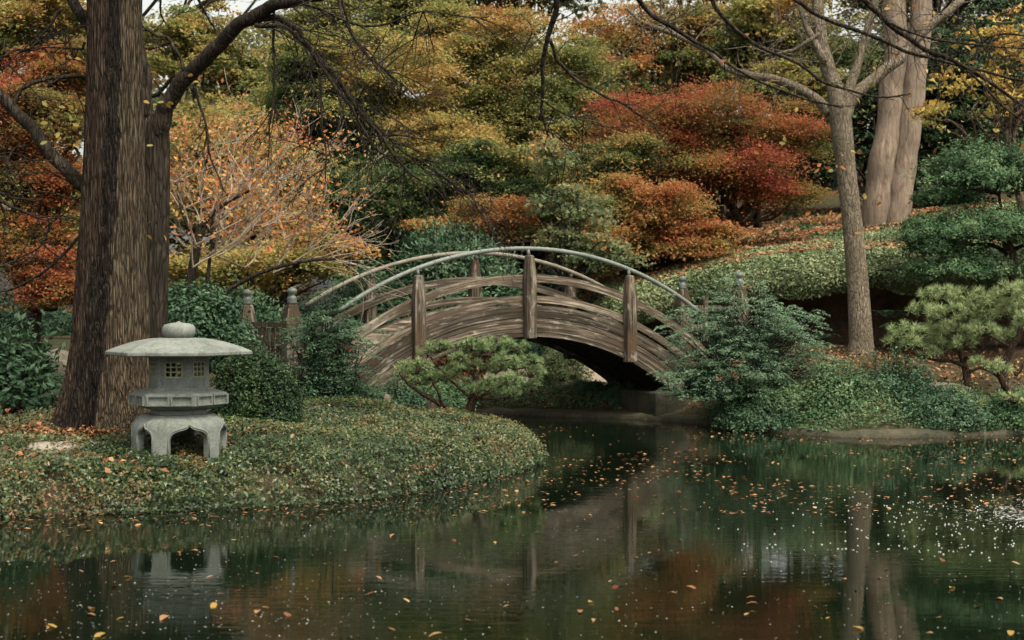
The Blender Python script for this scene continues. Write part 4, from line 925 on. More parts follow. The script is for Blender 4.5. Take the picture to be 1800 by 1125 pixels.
# ------------------------------------------------------------------ the big ridged trunk at the left
def trunk_mesh(name, cl, nz, nth, ridge, ridges, lobes=None, seed=0, tonef=None, flake=0):
    """cl: (px, half width px, d) by height py; a ridged trunk with real furrows"""
    py = np.array([c[0] for c in cl], float); pc = np.array([c[1] for c in cl], float); hw = np.array([c[2] for c in cl], float); d = cl[0][3]
    ys = np.linspace(py[0], py[-1], nz); o_ = np.argsort(py); ctr = np.interp(ys, py[o_], pc[o_]); r = np.interp(ys, py[o_], hw[o_])/F*d
    z = H-(ys-Y0)/F*d; th = np.linspace(0, 2*np.pi, nth, endpoint=False)
    TH_, Z = np.meshgrid(th, z); RR = np.repeat(r[:, None], nth, 1); CX = np.repeat(((ctr-X0)/F*d)[:, None], nth, 1)
    if lobes is not None: RR = RR*lobes(TH_, Z)
    warp = (fbm(np.stack([np.cos(TH_)*2, np.sin(TH_)*2, Z*.6], -1), 3, seed)-.5)*.5
    k = ridges; sdist_ = np.abs(np.sin((TH_+warp*.35)*k/2)); fine = fbm(np.stack([np.cos(TH_)*14, np.sin(TH_)*14, Z*1.3], -1), 4, seed+3)
    fl = fbm(np.stack([np.cos(TH_)*9, np.sin(TH_)*9, Z*5], -1), 4, seed+5)
    tn = tonef(TH_, Z) if tonef else TH_*0
    m_ = np.exp(-((tn-.5)/.16)**2)*flake if flake else 0
    disp = ridge*((sdist_**.5*.5+fine*1.3-1.0)*(1-m_)+(fl-.5)*2.6*m_)
    RR = RR+disp
    V = np.stack([CX+RR*np.cos(TH_), d+RR*np.sin(TH_)*.9, Z], -1).reshape(-1, 3)
    i = np.arange(nz*nth).reshape(nz, nth); j = np.roll(i, -1, 1); f = np.stack([i[:-1], j[:-1], j[1:], i[1:]], -1).reshape(-1, 4)
    return mesh_from(name, V, f, smooth=True, attr=tn.ravel() if tonef else None)
g = np.random.default_rng(8)
big = thing('cypress_tree', 'massive furrowed cypress trunk with a black bark strip just behind the stone lantern', 'tree', (-5.35, 18.6, .6))
cl = [(790, 186, 100, 18.6), (762, 183, 90, 18.6), (720, 186, 79, 18.6), (660, 190, 71, 18.6), (600, 194, 66, 18.6), (500, 197, 61, 18.6), (400, 199, 56, 18.6), (300, 200, 52, 18.6), (150, 202, 47, 18.6), (0, 203, 45, 18.6), (-160, 204, 48, 18.6), (-400, 206, 44, 18.6)]
def lob(TH_, Z):
    a = (TH_+math.pi/2+math.pi) % (2*math.pi)-math.pi      # 0 faces the camera, + to the right
    low = np.clip((1.9-Z)/1.5, 0, 1)
    gr = np.exp(-((a+.05+.1*low)/.13)**2)*(.07+.24*low)
    flare = low**2*(.20*np.maximum(0, np.cos((a-.75)*1.0))**6+.12*np.maximum(0, np.cos((a+.9)))**6)
    butt = low*.07*np.cos(a*7+1)
    return 1-gr+flare+butt
def tf(TH_, Z):
    a = (TH_+math.pi/2+math.pi) % (2*math.pi)-math.pi
    c0 = np.interp(Z, [.5, 2.2, 4.0, 6.5], [-.42, -.18, .08, .28]); wdt = np.interp(Z, [.5, 2.2, 4, 6.5], [.40, .30, .22, .26])
    c0 = c0+(fbm(np.stack([TH_*0, TH_*0+3, Z*1.2], -1), 3, 9)-.5)*.22+(fbm(np.stack([TH_*6, TH_*0+3, Z*4], -1), 3, 19)-.5)*.34
    s = (a-c0)/wdt
    return np.clip(.5+np.sign(s)*np.clip(np.abs(s)-.7, 0, 1.2)*.42, 0, 1)
part('trunk', trunk_mesh('trunk', cl, 300, 260, .045, 40, lob, 2, tf, 1.0), M['bark_cypress'], big)
# branches leaving the big trunk to the left
mb = MB(); d = 18.9
for pl, a, b in (([(165, 345), (140, 322), (105, 285), (60, 232), (20, 190), (-30, 140)], 27, 20), ([(170, 60), (152, 38), (135, 15), (110, -25)], 22, 18),
                 ([(170, 140), (140, 137), (90, 137), (50, 150), (30, 172), (20, 200)], 9, 5), ([(150, 75), (140, 85), (90, 85), (40, 95), (0, 125)], 5, 2), ([(110, 15), (90, 45), (55, 80), (20, 92), (-20, 120)], 6, 3),
                 ([(-20, 365), (0, 355), (40, 367), (90, 392)], 9, 3), ([(0, 340), (30, 348), (60, 352), (75, 350)], 5, 2), ([(130, 100), (118, 60), (112, 130)], 5, 2),
                 ([(45, 255), (25, 265), (5, 300)], 6, 2), ([(90, 392), (60, 440), (0, 470)], 4, 2), ([(140, 415), (90, 470), (40, 500), (-20, 512)], 6, 3), ([(80, 400), (130, 360), (135, 350)], 3, 2)):
    mb = MB(); p = limb_px(mb, pl, d, a, b, 8, 6, wig=.008, g=g)
    for q in range(5 if a < 20 else 3):
        i = g.integers(3, len(p)); grow(mb, p[i], unit(g.normal(0, 1, 3)*np.array([1, .6, 1])), g.uniform(.4, .9), .010, 1, g, .02, .5, .16, 4)
    part('branch', mb.mesh('branch', True), M['bark_dark'], big)

# second, forked dark tree behind with the long arching limb
fk = thing('forked_tree', 'dark forked tree behind the big trunk with one long limb arching over the bridge', 'tree', (-5.45, 21.2, .8)); d = 21.2
part('trunk', trunk_mesh('trunk', [(690, 258, 36, d), (600, 264, 29, d), (480, 269, 26, d), (400, 272, 25, d), (320, 275, 23, d), (250, 276, 22, d), (215, 276, 20, d), (195, 276, 10, d)], 200, 120, .02, 26, None, 12), M['bark_dark'], fk)
LM = []
def nl(*a, **k):
    m_ = MB(); p = limb_px(m_, *a, **k); LM.append(m_); return p
nl( [(268, 270), (262, 220), (258, 170), (250, 100), (238, 20), (230, -60)], d, 26, 18, 12, 8, wig=.008, g=g)
P1 = nl([(280, 260), (287, 205), (305, 165), (345, 118), (395, 70), (440, 32), (490, 8), (535, -2), (580, -12)], [21.2, 21.1, 21, 20.8, 20.5, 20.2, 20, 19.8, 19.6], 34, 17, 14, 8, wig=.008, g=g)
P2 = nl([(440, 38), (480, 30), (520, 50), (550, 92), (600, 150), (650, 220), (700, 285), (740, 318)], 20.2, 13, 4, 8, 7, wig=.01, g=g)
P3 = nl([(450, 45), (500, 50), (540, 80), (565, 118), (615, 190), (660, 260), (690, 285)], 20.0, 9, 3, 7, 7, wig=.01, g=g)
P4 = nl([(600, 150), (640, 195), (700, 260), (760, 300), (830, 330)], 20.4, 5, 2, 6, 6, wig=.012, g=g)
P5 = nl([(590, -10), (610, 40), (640, 90), (680, 120), (700, 150)], 19.8, 7, 2, 6, 6, wig=.012, g=g)
P6 = nl([(565, 120), (566, 200), (572, 260), (578, 330)], 20.0, 5, 2, 6, 6, wig=.012, g=g)
P7 = nl([(340, 150), (360, 210), (372, 280), (400, 345)], 20.8, 6, 2, 6, 6, wig=.012, g=g)
P8 = nl([(324, 125), (300, 75), (275, 62), (255, 50)], 20.8, 7, 4, 6, 6, wig=.01, g=g)
P9 = nl([(482, 10), (482, 90), (478, 180), (474, 250)], 20.2, 6, 3, 6, 6, wig=.012, g=g)
PA = nl([(520, -10), (560, 20), (660, 42), (760, 20), (860, 30)], 19.6, 6, 2, 6, 6, wig=.015, g=g)
for li, (p, nk, L) in enumerate(((P1[25:], 6, .9), (P2, 20, 1.1), (P3, 16, 1.0), (P4, 18, 1.1), (P5, 13, .9), (P6, 8, .6), (P7, 5, .5), (P8, 4, .5), (P9, 7, .6), (PA, 12, .8))):
    mb = LM[li+1]
    for q in range(nk):
        i = g.integers(2, len(p)-1); tdir = unit(p[i+1]-p[i-1]); grow(mb, p[i], unit(tdir*.9+g.normal(0, .6, 3)*np.array([1, .8, 1])), L*g.uniform(.5, 1.1), .011, 2, g, .05, .45, .12, 3, .003)
for m_ in LM: part('limb', m_.mesh('limb', True), M['bark_dark'], fk)
def leaf_proto(name, mat, L=.1, W=.055, tone=.5, fold=.25, seed=0):
    """a curled pointed leaf with a short stalk, 14 triangles"""
    g = np.random.default_rng(seed); v = []; f = []
    for i, (s, w) in enumerate(((-.5, 0), (-.3, .75), (0, 1), (.28, .62), (.5, 0))):
        z = .12*L*math.sin(s*3+seed); 
        for k in (-1, 0, 1): v.append((s*L, k*w*W/2, z+abs(k)*w*W*fold*.5))
    for i in range(4):
        for k in range(2): f.append((i*3+k, i*3+k+1, i*3+4+k, i*3+3+k))
    me = mesh_from(name, v, f, smooth=True, attr=np.full(len(v), tone)); me.materials.append(mat); return me
def put_leaf(me, name, p, parent, g, s=1, flat=False):
    o = bpy.data.objects.new(name, me); C.objects.link(o)
    if parent is not None: o.parent = parent; p = np.asarray(p)-np.array(parent.location)
    o.location = p; o.rotation_euler = (g.normal(0, .08), g.normal(0, .08), g.uniform(0, 6.28)) if flat else (g.normal(1.2, .5), g.normal(0, .6), g.uniform(0, 6.28))
    o.scale = (s, s, s); return o
yel = [leaf_proto('leaf', M['yellow_leaf'], .11, .06, t, .25, i) for i, t in enumerate((.1, .35, .6, .8, .95))]
ora = [leaf_proto('leaf', M['orange_leaf'], .12, .06, t, .25, i) for i, t in enumerate((.2, .45, .7, .85, .95))]
for q, (a, b) in enumerate([(283, 180), (300, 182), (270, 128), (335, 133), (264, 256), (275, 365), (262, 417), (290, 418), (262, 392), (345, 145), (258, 180), (296, 186)]):
    put_leaf(yel[q % 4], 'leaf', P(a, b, 20.7), fk, g, .9)
for q in range(26): put_leaf(yel[q % 4], 'leaf', P(g.uniform(60, 150), g.choice([200, 240, 110, 190])+g.normal(0, 12), 18.6), big, g, .9)

# fallen dead-looking branch rising in front of the orange tree
db = thing('bare_branch_tree', 'low arching dark branch with pale twigs left of the bridge handrail', 'tree', (-5.2, 25.2, 1.0)); d = 25.2
mb = MB(); limb_px(mb, [(375, 545), (392, 520), (420, 500), (470, 475), (530, 460), (590, 455)], d, 10, 5, 8, 6, wig=.008, g=g)
part('trunk', mb.mesh('trunk', True), M['bark_dark'], db); mb = MB()
for q in range(8):
    s = P(g.uniform(540, 590), 456+g.normal(0, 3), d); grow(mb, s, (1, g.normal(0, .3), g.normal(.12, .25)), 1.0, .009, 1, g, 0, .35, .10, 4, .004)
part('twigs', mb.mesh('twigs', True), M['twig_pale'], db)

# orange-leaved small tree with pale twigs
pt = thing('persimmon_tree', 'small twiggy tree with orange leaves between the forked trunk and the bridge', 'tree', (-5.6, 26.5, 1.1)); d = 26
mb = MB(); limb_px(mb, [(330, 580), (335, 500), (345, 440), (352, 400)], d, 20, 14, 10, 6); limb_px(mb, [(352, 400), (370, 380), (400, 355), (440, 335)], d, 10, 5, 8, 6)
limb_px(mb, [(345, 430), (320, 370), (310, 320)], d, 8, 4, 6, 6); limb_px(mb, [(362, 520), (370, 440), (374, 370)], d, 8, 4, 6, 6); part('trunk', mb.mesh('trunk', True), M['bark_dark'], pt)
mb = MB(); tips = []
for (a, b) in ((352, 400), (370, 380), (400, 355), (440, 335), (345, 430), (320, 370), (310, 320), (372, 400), (380, 450), (340, 470), (420, 420), (460, 400), (500, 420), (430, 470), (480, 480), (540, 440)):
    for q in range(3): grow(mb, P(a, b, d+g.normal(0, .5)), (g.normal(.45, .6), g.normal(0, .5), g.uniform(.3, 1)), g.uniform(.8, 1.6), .017, 2, g, -.03, .38, .12, 3, .004, tips)
part('twigs', mb.mesh('twigs', True), M['twig_pale'], pt)
tips = np.array(tips); k_ = (tips[:, 0]/tips[:, 1]*F+X0 < 640) & (tips[:, 0]/tips[:, 1]*F+X0 > 285); tips = tips[k_]
for q in g.permutation(len(tips))[:220]: put_leaf(ora[q % 5], 'leaf', tips[q]+g.normal(0, .03, 3), pt, g, g.uniform(.7, 1.15))
pos = np.repeat(tips, 2, 0)+g.normal(0, .18, (len(tips)*2, 3)); pos = pos[pos[:, 2] > 1.6]
o = part('small_leaves', leafmesh('small_leaves', pos, np.tile([0, -.6, .6], (len(pos), 1)), .085, .05, g.uniform(.1, 1, len(pos)), jitter=.8, seed=3), M['orange_leaf'], pt); o['kind'] = 'stuff'

# ------------------------------------------------------------------ light-barked tree on the right bank
lt = thing('light_barked_tree', 'light-barked tree with spreading pale limbs on the right bank', 'tree', (7.4, 30.0, 1.2)); d = 30
me = trunk_mesh('trunk', [(640, 1513, 30, d), (625, 1513, 25, d), (600, 1514, 21, d), (500, 1508, 18.5, d), (400, 1499, 17.5, d), (300, 1487, 17, d), (220, 1478, 19, d), (185, 1473, 21, d)], 160, 90, .012, 20, None, 6)
part('trunk', me, M['bark_light'], lt)
mb = MB(); LB = []
for pl, a, b in (([(1475, 200), (1465, 150), (1450, 100), (1440, 50), (1435, -10), (1430, -60)], 30, 18), ([(1480, 200), (1495, 150), (1510, 100), (1525, 50), (1540, -20)], 20, 12),
                 ([(1458, 200), (1440, 178), (1400, 155), (1360, 140), (1300, 128), (1270, 112), (1235, 85), (1180, 60), (1130, 40), (1100, 15)], 19, 6),
                 ([(1485, 205), (1500, 170), (1540, 135), (1580, 105), (1600, 80), (1640, 40), (1690, 0)], 24, 14),
                 ([(1440, 60), (1400, 85), (1360, 95), (1340, 90)], 8, 4), ([(1185, 62), (1165, 40), (1160, 20)], 6, 3), ([(1450, 110), (1420, 50), (1400, -20)], 14, 8)):
    mb = MB(); LB.append((mb, limb_px(mb, pl, [d+k*.12 for k in range(len(pl))], a, b, 10, 6, wig=.008, g=g)))
tips = []
for mb, p in LB:
    for q in range(9):
        i = g.integers(len(p)//4, len(p)-1); grow(mb, p[i], unit(g.normal(0, 1, 3)+np.array([0, 0, .3])), g.uniform(.6, 1.4), .016, 2, g, .02, .5, .15, 3, .004, tips)
for mb, p in LB: part('limb', mb.mesh('limb', True), M['bark_light'], lt)
tips = np.array(tips)
for q in g.permutation(len(tips))[:90]: put_leaf(yel[q % 5], 'leaf', tips[q], lt, g, g.uniform(.8, 1.3))
for (a, b) in ((1335, 255), (1340, 270), (1345, 240), (1330, 268), (1440, 290), (1455, 295), (1470, 292), (1480, 270), (1500, 268), (1515, 325), (1460, 300), (1435, 300), (1510, 268), (1520, 345), (1445, 385), (1460, 375), (1475, 380), (1430, 390), (1420, 375), (1482, 295), (1380, 245), (1375, 252), (1545, 358), (1508, 410)):
    put_leaf(yel[g.integers(0, 5)], 'leaf', P(a, b, 29.6), lt, g, 1.3)
# twin tan trunks on the hill
tt = thing('twin_trunk_tree', 'tall tan tree with two trunks joined at the foot on the hillside', 'tree', (11.3, 42, 4.6)); d = 42
mb = MB(); limb_px(mb, [(1535, 430), (1540, 385), (1550, 300), (1565, 200), (1572, 100), (1574, 0), (1576, -80)], d, 54, 36, 18, 8, wig=.015, g=g); part('trunk', mb.mesh('trunk', True), M['bark_tan'], tt)
mb = MB(); limb_px(mb, [(1572, 430), (1575, 380), (1588, 300), (1600, 200), (1612, 100), (1618, 0), (1622, -80)], d-.1, 50, 34, 18, 8, wig=.015, g=g); part('trunk', mb.mesh('trunk', True), M['bark_tan'], tt)

# ------------------------------------------------------------------ branches reaching in overhead from trees behind the camera's frame
def overhang(label, lines, d, seed, nk=8, leafn=0, L=.5):
    g = np.random.default_rng(seed+60); o = thing('overhanging_branch', label, 'branch', P(*lines[0][0][0], d), 'dark branches hanging in from above'); tips = []
    for pl, a, b in lines:
        mb = MB()
        p = limb_px(mb, pl, [d+.15*k for k in range(len(pl))], a, b, 7, 6, wig=.006, g=g)
        for q in range(nk):
            i = g.integers(3, len(p)-1); td = unit(p[i+1]-p[i-1]); grow(mb, p[i], unit(td*.7+g.normal(0, .7, 3)*np.array([1, .7, 1])+np.array([0, 0, -.15])), L*g.uniform(.4, 1.1), .006, 1, g, .05, .5, .14, 3, .0022, tips)
        part('bough', mb.mesh('bough', True), M['bark_dark'], o)
    for q in g.permutation(len(tips))[:leafn]: put_leaf(yel[q % 5], 'leaf', tips[q], o, g, g.uniform(.5, .9))
overhang('dark drooping bough hanging in above the middle of the bridge', [([(975, -25), (972, 40), (958, 90), (953, 150), (952, 200), (965, 240)], 12, 3), ([(968, 70), (985, 110), (1020, 145), (1080, 175), (1120, 200), (1160, 225)], 7, 2.5),
          ([(952, 175), (1000, 205), (1045, 215)], 4, 2)], 13.5, 1, 9)
overhang('long dark bough sweeping in from the top over the red maple', [([(1120, -15), (1130, 15), (1190, 55), (1250, 90), (1300, 125), (1400, 170), (1480, 190)], 10, 3), ([(1245, -15), (1262, 20), (1320, 75), (1400, 110), (1450, 145), (1520, 170), (1600, 165)], 8, 3)], 14.5, 2, 12, 16)
overhang('dark bough crossing in front of the light-barked tree towards the right edge', [([(1370, -15), (1440, 30), (1520, 60), (1600, 95), (1700, 120), (1800, 145), (1850, 150)], 8, 4), ([(1500, -15), (1560, 40), (1620, 85), (1690, 115), (1760, 160), (1830, 215)], 11, 5),
          ([(1560, 40), (1600, 60), (1680, 75), (1800, 85)], 5, 3), ([(1700, 125), (1760, 180), (1820, 230)], 4, 3)], 13.8, 3, 12, 22)
overhang('thin bough with yellow leaves coming in at the top right corner', [([(1850, 70), (1760, 60), (1700, 90), (1650, 100)], 4, 2), ([(1850, 160), (1780, 120), (1720, 60), (1690, 20)], 4, 2)], 15, 4, 12, 30)
overhang('thin twigs hanging in at the top left of the sky gap', [([(340, -20), (360, 20), (380, 55)], 6, 3), ([(285, -15), (282, 20), (290, 40)], 5, 2), ([(600, -20), (612, 40), (640, 90), (690, 130)], 5, 2)], 17, 5, 6)

# ------------------------------------------------------------------ maples and other trees beyond the bridge
MG = 'maples and woodland trees beyond the bridge'
def wx(px, d): return ((px-X0)/F*d, d)
tree('maple_tree', 'tall green maple turning yellow behind the left half of the bridge', wx(660, 41), [(640, 190, 170, 150, 41), (560, 120, 90, 70, 40), (740, 260, 110, 80, 40)], 120000, .078, 'maple_green', seed=1, group=MG, tonebase=.46, toneamp=.8)
tree('maple_tree', 'dark low green maple filling the shade above the handrail crown', wx(760, 37), [(690, 350, 160, 75, 37), (850, 300, 100, 60, 37.5), (600, 400, 70, 45, 37)], 78000, .075, 'maple_green', seed=2, group=MG, tonebase=.22, toneamp=.5, toneup=.1)
tree('maple_tree', 'golden maple with broad layered tiers at the top centre', wx(900, 43), [(890, 140, 160, 120, 43), (1000, 230, 90, 70, 42), (820, 60, 110, 60, 44), (960, 310, 70, 50, 40)], 125000, .080, 'maple_yellow', seed=3, group=MG, tonebase=.24, toneamp=.6)
tree('maple_tree', 'small orange-tinted maple directly above the bridge crown', wx(845, 35), [(850, 365, 80, 22, 35), (895, 392, 60, 18, 35), (780, 395, 50, 16, 35)], 15000, .065, 'maple_orange', seed=4, group=MG, tonebase=.38, toneamp=.4, trunk_r=.08)
tree('maple_tree', 'vivid red maple left of the light-barked tree', wx(1292, 40), [(1230, 195, 175, 42, 40), (1370, 235, 100, 40, 40), (1140, 250, 110, 34, 39.7), (1250, 285, 170, 36, 39.5), (1350, 325, 100, 30, 39.2)], 98000, .066, 'maple_red', seed=5, group=MG, tonebase=.33, toneamp=.7, toneup=.32, bark='bark_brown')
tree('maple_tree', 'rusty orange and green maple below the red one beside the hill', wx(1190, 37), [(1110, 350, 120, 40, 37), (1190, 410, 100, 36, 37), (1080, 275, 90, 36, 38), (1050, 420, 70, 36, 36.5)], 76000, .068, 'maple_orange', seed=6, group=MG, tonebase=.25, toneamp=.65)
tree('sapling', 'pale grey-green sapling standing above the handrail crown', wx(965, 33.8), [(965, 265, 40, 35, 33.8), (990, 350, 55, 35, 33.8), (1010, 400, 60, 45, 33.8), (1060, 440, 50, 40, 33.5)], 6500, .10, 'pale_green', seed=7, group=MG, tonebase=.42, toneamp=.4, trunk_r=.05, jitter=.9)
tree('maple_tree', 'orange and red maple at the left edge beyond the trunk', wx(60, 30), [(40, 200, 130, 60, 30), (110, 120, 90, 45, 31), (60, 310, 110, 50, 30), (30, 420, 110, 55, 29.5), (100, 500, 70, 40, 29)], 80000, .065, 'maple_red', seed=8, group=MG, tonebase=.36, toneamp=.75, toneup=.1)
tree('maple_tree', 'yellow-green tree in the top left corner behind the orange maple', wx(60, 38), [(60, 40, 140, 90, 38), (20, 330, 90, 110, 36), (130, 420, 60, 80, 36)], 50000, .10, 'maple_yellow', seed=9, group=MG, tonebase=.45, toneamp=.45)
tree('maple_tree', 'pink and orange tree seen behind the forked trunk', wx(400, 36), [(400, 230, 130, 50, 36), (520, 270, 70, 40, 36.5), (330, 330, 70, 60, 35.5), (450, 370, 130, 50, 35)], 9500, .08, 'pink_orange', seed=10, group=MG, tonebase=.30, toneamp=.95, flat=.4, bark='twig_pale')
tree('maple_tree', 'orange leafy tree low behind the left newel posts', wx(500, 32), [(450, 470, 130, 45, 32), (560, 440, 70, 45, 32), (330, 480, 60, 50, 32)], 19000, .08, 'pink_orange', seed=11, group=MG, tonebase=.38, toneamp=.7)
tree('maple_tree', 'thin pale yellow tree against the sky gap beside the arching limb', wx(380, 48), [(340, 80, 110, 80, 48), (470, 150, 90, 60, 48)], 24000, .12, 'maple_yellow', seed=12, group=MG, tonebase=.42, toneamp=.4, bark='bark_brown')
tree('maple_tree', 'pale olive tree behind the twiggy orange tree', wx(450, 46), [(400, 250, 150, 90, 46), (300, 350, 90, 90, 46), (520, 200, 90, 60, 45)], 46000, .10, 'maple_yellow', seed=21, group=MG, tonebase=.22, toneamp=.5)
tree('maple_tree', 'olive yellow tree rising over the arch of the long limb', wx(620, 52), [(600, 40, 130, 70, 52), (730, 30, 100, 60, 52)], 46000, .11, 'maple_yellow', seed=13, group=MG, tonebase=.30, toneamp=.4)
tree('maple_tree', 'orange-brown tree above the red maple at the top', wx(1200, 50), [(1160, 60, 140, 80, 50), (1300, 90, 120, 80, 50), (1080, 130, 80, 60, 49)], 56000, .105, 'maple_orange', seed=14, group=MG, tonebase=.33, toneamp=.6)
tree('maple_tree', 'green and yellow tree behind the forked pale limbs at the top right', wx(1420, 47), [(1400, 60, 120, 80, 47), (1380, 160, 100, 60, 46)], 40000, .115, 'maple_yellow', seed=15, group=MG, tonebase=.28, toneamp=.5)
tree('evergreen_tree', 'dark evergreen tree behind the twin tan trunks', wx(1600, 49), [(1530, 200, 90, 140, 49), (1690, 120, 140, 130, 49), (1750, 260, 110, 70, 47), (1450, 250, 60, 70, 48)], 66000, .12, 'dark_evergreen', seed=16, group=MG, tonebase=.5, toneamp=.4, flat=.5, padsize=.35)
tree('yellow_leaved_tree', 'sparse tree with yellow leaves hanging over the cloud-pruned tree', wx(1850, 35), [(1720, 150, 90, 45, 35), (1780, 60, 70, 60, 35), (1640, 190, 40, 30, 35)], 1900, .12, 'yellow_leaf', seed=17, group=MG, tonebase=.5, toneamp=.5, trunk_r=.12, jitter=1.2, bark='bark_brown')
tree('woodland_tree', 'olive tree filling the far right behind the evergreen', wx(1700, 62), [(1650, 60, 220, 160, 62), (1850, 150, 100, 120, 60)], 34000, .17, 'far_leaf', seed=18, group=MG, tonebase=.3, toneamp=.5)
tree('maple_tree', 'dim green maple deep in the shade behind the bridge centre', wx(920, 46), [(900, 330, 150, 90, 46), (760, 420, 120, 70, 45), (1050, 380, 100, 70, 46)], 40000, .11, 'maple_green', seed=19, group=MG, tonebase=.15, toneamp=.4, toneup=.1)
tree('maple_tree', 'bright pink-red maple glimpsed far behind the centre', wx(780, 55), [(770, 190, 60, 50, 55), (500, 250, 60, 40, 55)], 9000, .13, 'pink_orange', seed=20, group=MG, tonebase=.9, toneamp=.3)
# tall crowns above the frame, added to block open sky from the water's reflection
tree('woodland_tree', 'tall olive tree added above the frame to block sky, behind the golden maple', wx(880, 56), [(830, -110, 130, 90, 56), (980, -80, 110, 80, 56), (900, -220, 150, 70, 56)], 22000, .20, 'far_leaf', seed=31, group=MG, tonebase=.35, toneamp=.5)
tree('woodland_tree', 'tall rusty tree added above the frame to block sky, over the red maple', wx(1220, 56), [(1180, -90, 130, 80, 56), (1350, -70, 110, 90, 56), (1250, -210, 170, 70, 56)], 22000, .20, 'maple_orange', seed=32, group=MG, tonebase=.42, toneamp=.5)
tree('woodland_tree', 'tall dark green tree added above the frame to block sky, behind the twin trunks', wx(1620, 58), [(1560, -110, 130, 100, 58), (1740, -120, 130, 110, 58), (1640, -260, 170, 80, 58)], 24000, .22, 'dark_evergreen', seed=33, group=MG, tonebase=.8, toneamp=.4, flat=.5)
tree('woodland_tree', 'tall yellow tree added above the frame to block sky at the upper left', wx(40, 50), [(20, -110, 130, 90, 50), (150, -160, 90, 80, 50), (620, -130, 110, 70, 52)], 22000, .18, 'maple_yellow', seed=34, group=MG, tonebase=.4, toneamp=.5)
# far woodland behind everything: one mass nobody could count
g = np.random.default_rng(99); Ps = []; Ts = []
for i in range(210):
    d_ = g.uniform(58, 85); px = g.uniform(-350, 2150); top = 70+40*math.sin(px/170.)+g.normal(0, 28)
    if 250 < px < 660: top += 35
    py = g.uniform(top, 520); c = P(px, py, d_); n_ = 520; s_ = g.uniform(1.4, 2.8)
    q, u, r = mound_pts(c, s_, s_, s_*.75, n_, g, .6, .3, 2, i); Ps.append(q); Ts.append(np.full(n_, g.uniform(.05, .85)))
pos = np.vstack(Ps); tag(link('far_woods', leafmesh('far_woods', pos, np.tile([0, -.4, .8], (len(pos), 1)), .36, .28, np.clip(np.concatenate(Ts), 0, 1), jitter=.9, seed=2, tri=True), M['far_leaf']),
    'distant autumn woodland closing the view behind the maples', 'woodland', kind='stuff')
# undergrowth between the maples and the bridge
g = np.random.default_rng(98); Ps = []
for i in range(70):
    d_ = g.uniform(36, 50); px = g.uniform(-150, 1180); c = np.array([(px-X0)/F*d_, d_, 0.]); c[2] = gz(c[0], c[1]); s_ = g.uniform(.8, 1.5)
    q, u, r = mound_pts(c, s_, s_, s_*.9, 700, g, .6, .3, 2, i); Ps.append(q)
pos = np.vstack(Ps); tag(link('undergrowth', leafmesh('undergrowth', pos, np.tile([0, -.4, .8], (len(pos), 1)), .15, .08, np.clip(noise_tone(pos, .3, .5, .5, 9), 0, 1), jitter=.9, seed=2, tri=True), M['glossy_green']),
    'dark green undergrowth beneath the maples beyond the bridge', 'undergrowth', kind='stuff')

# slender trunks on the hill
for i, (px, a, b, w) in enumerate(((1290, 450, 330, 11), (1222, 470, 380, 8), (1238, 472, 390, 7), (1332, 400, 330, 16), (1385, 370, 300, 10))):
    d_ = 41; mb = MB(); limb_px(mb, [(px, a), (px-2, (a+b)/2), (px+2, b)], d_, w, w*.8, 8, 5); me = mb.mesh('slender_trunk', True)
    o = thing('slender_tree', ['thin brown trunk rising under the red maple', 'leftmost thin stem at the crest behind the handrail', 'thin stem just right of the leftmost crest stem', 'short dark trunk under the red maple', 'thin dim trunk at the right end of the red maple'][i], 'tree', P(px, a, d_), 'slender trunks on the hill crest'); part('trunk', me, M['bark_brown'], o)

# ------------------------------------------------------------------ rocks, stumps
def rock(name, label, px, py, rx, ry, d, mat, seed, flat=1, layer=0):
    c = P(px, py, d); th, ph = np.meshgrid(np.linspace(0, 2*np.pi, 40, endpoint=False), np.linspace(.02, np.pi-.02, 22)); u = np.stack([np.sin(ph)*np.cos(th), np.sin(ph)*np.sin(th), np.cos(ph)], -1)
    u = np.sign(u)*np.abs(u)**.75; r = 1+(fbm(u*1.6+seed, 4, seed)-.5)*.55+(fbm(u*5+seed, 3, seed)-.5)*.12
    if layer: r = r+.05*np.sin(u[..., 2]*14+u[..., 0]*2)
    v = u*r[..., None]*np.array([rx/F*d, rx/F*d*.8, ry/F*d]); i = np.arange(22*40).reshape(22, 40); j = np.roll(i, -1, 1); f = np.stack([i[:-1], i[1:], j[1:], j[:-1]], -1).reshape(-1, 4)
    o = link(name, mesh_from(name, v.reshape(-1, 3), f, smooth=False), M[mat]); o.location = c; return tag(o, label, 'rock')
rock('flat_stone', 'flat pale pinkish stone in the ground cover at the foot of the big trunk', 92, 799, 52, 22, 17.0, 'flat_rock', 1)
rock('boulder', 'dark layered boulder behind the laurel left of the big trunk', 95, 650, 50, 34, 22.5, 'rock', 2, layer=1)
rock('boulder', 'dark boulder under the pale pine on the right bank', 1655, 690, 46, 17, 26.9, 'rock', 3, layer=1)
for i, (px, py, h_, d_) in enumerate(((680, 730, 36, 24.3), (757, 742, 42, 24.0))):
    g = np.random.default_rng(i+300); b = P(px, py, d_); mb = MB(); hh = h_/F*d_
    mb.lathe((0, 0, 0), [(.10, -.1), (.085, hh*.2), (.10, hh*.4), (.06, hh*.6), (.075, hh*.78), (.05, hh*.92), (.012, hh)], 14)
    v = np.array(mb.v); v += (np.stack([fbm(v*9+i*5, 3, s) for s in (1, 2, 3)], -1)-.5)*.07; mb.v = [tuple(a) for a in v]
    o = link('cypress_knee', mb.mesh('cypress_knee', True), M['bark_tan']); o.location = b
    tag(o, ['knobbly brown cypress knee farther left of the small pine', 'taller knobbly cypress knee right beside the small pine'][i], 'tree stump', 'cypress knees near the small pine')

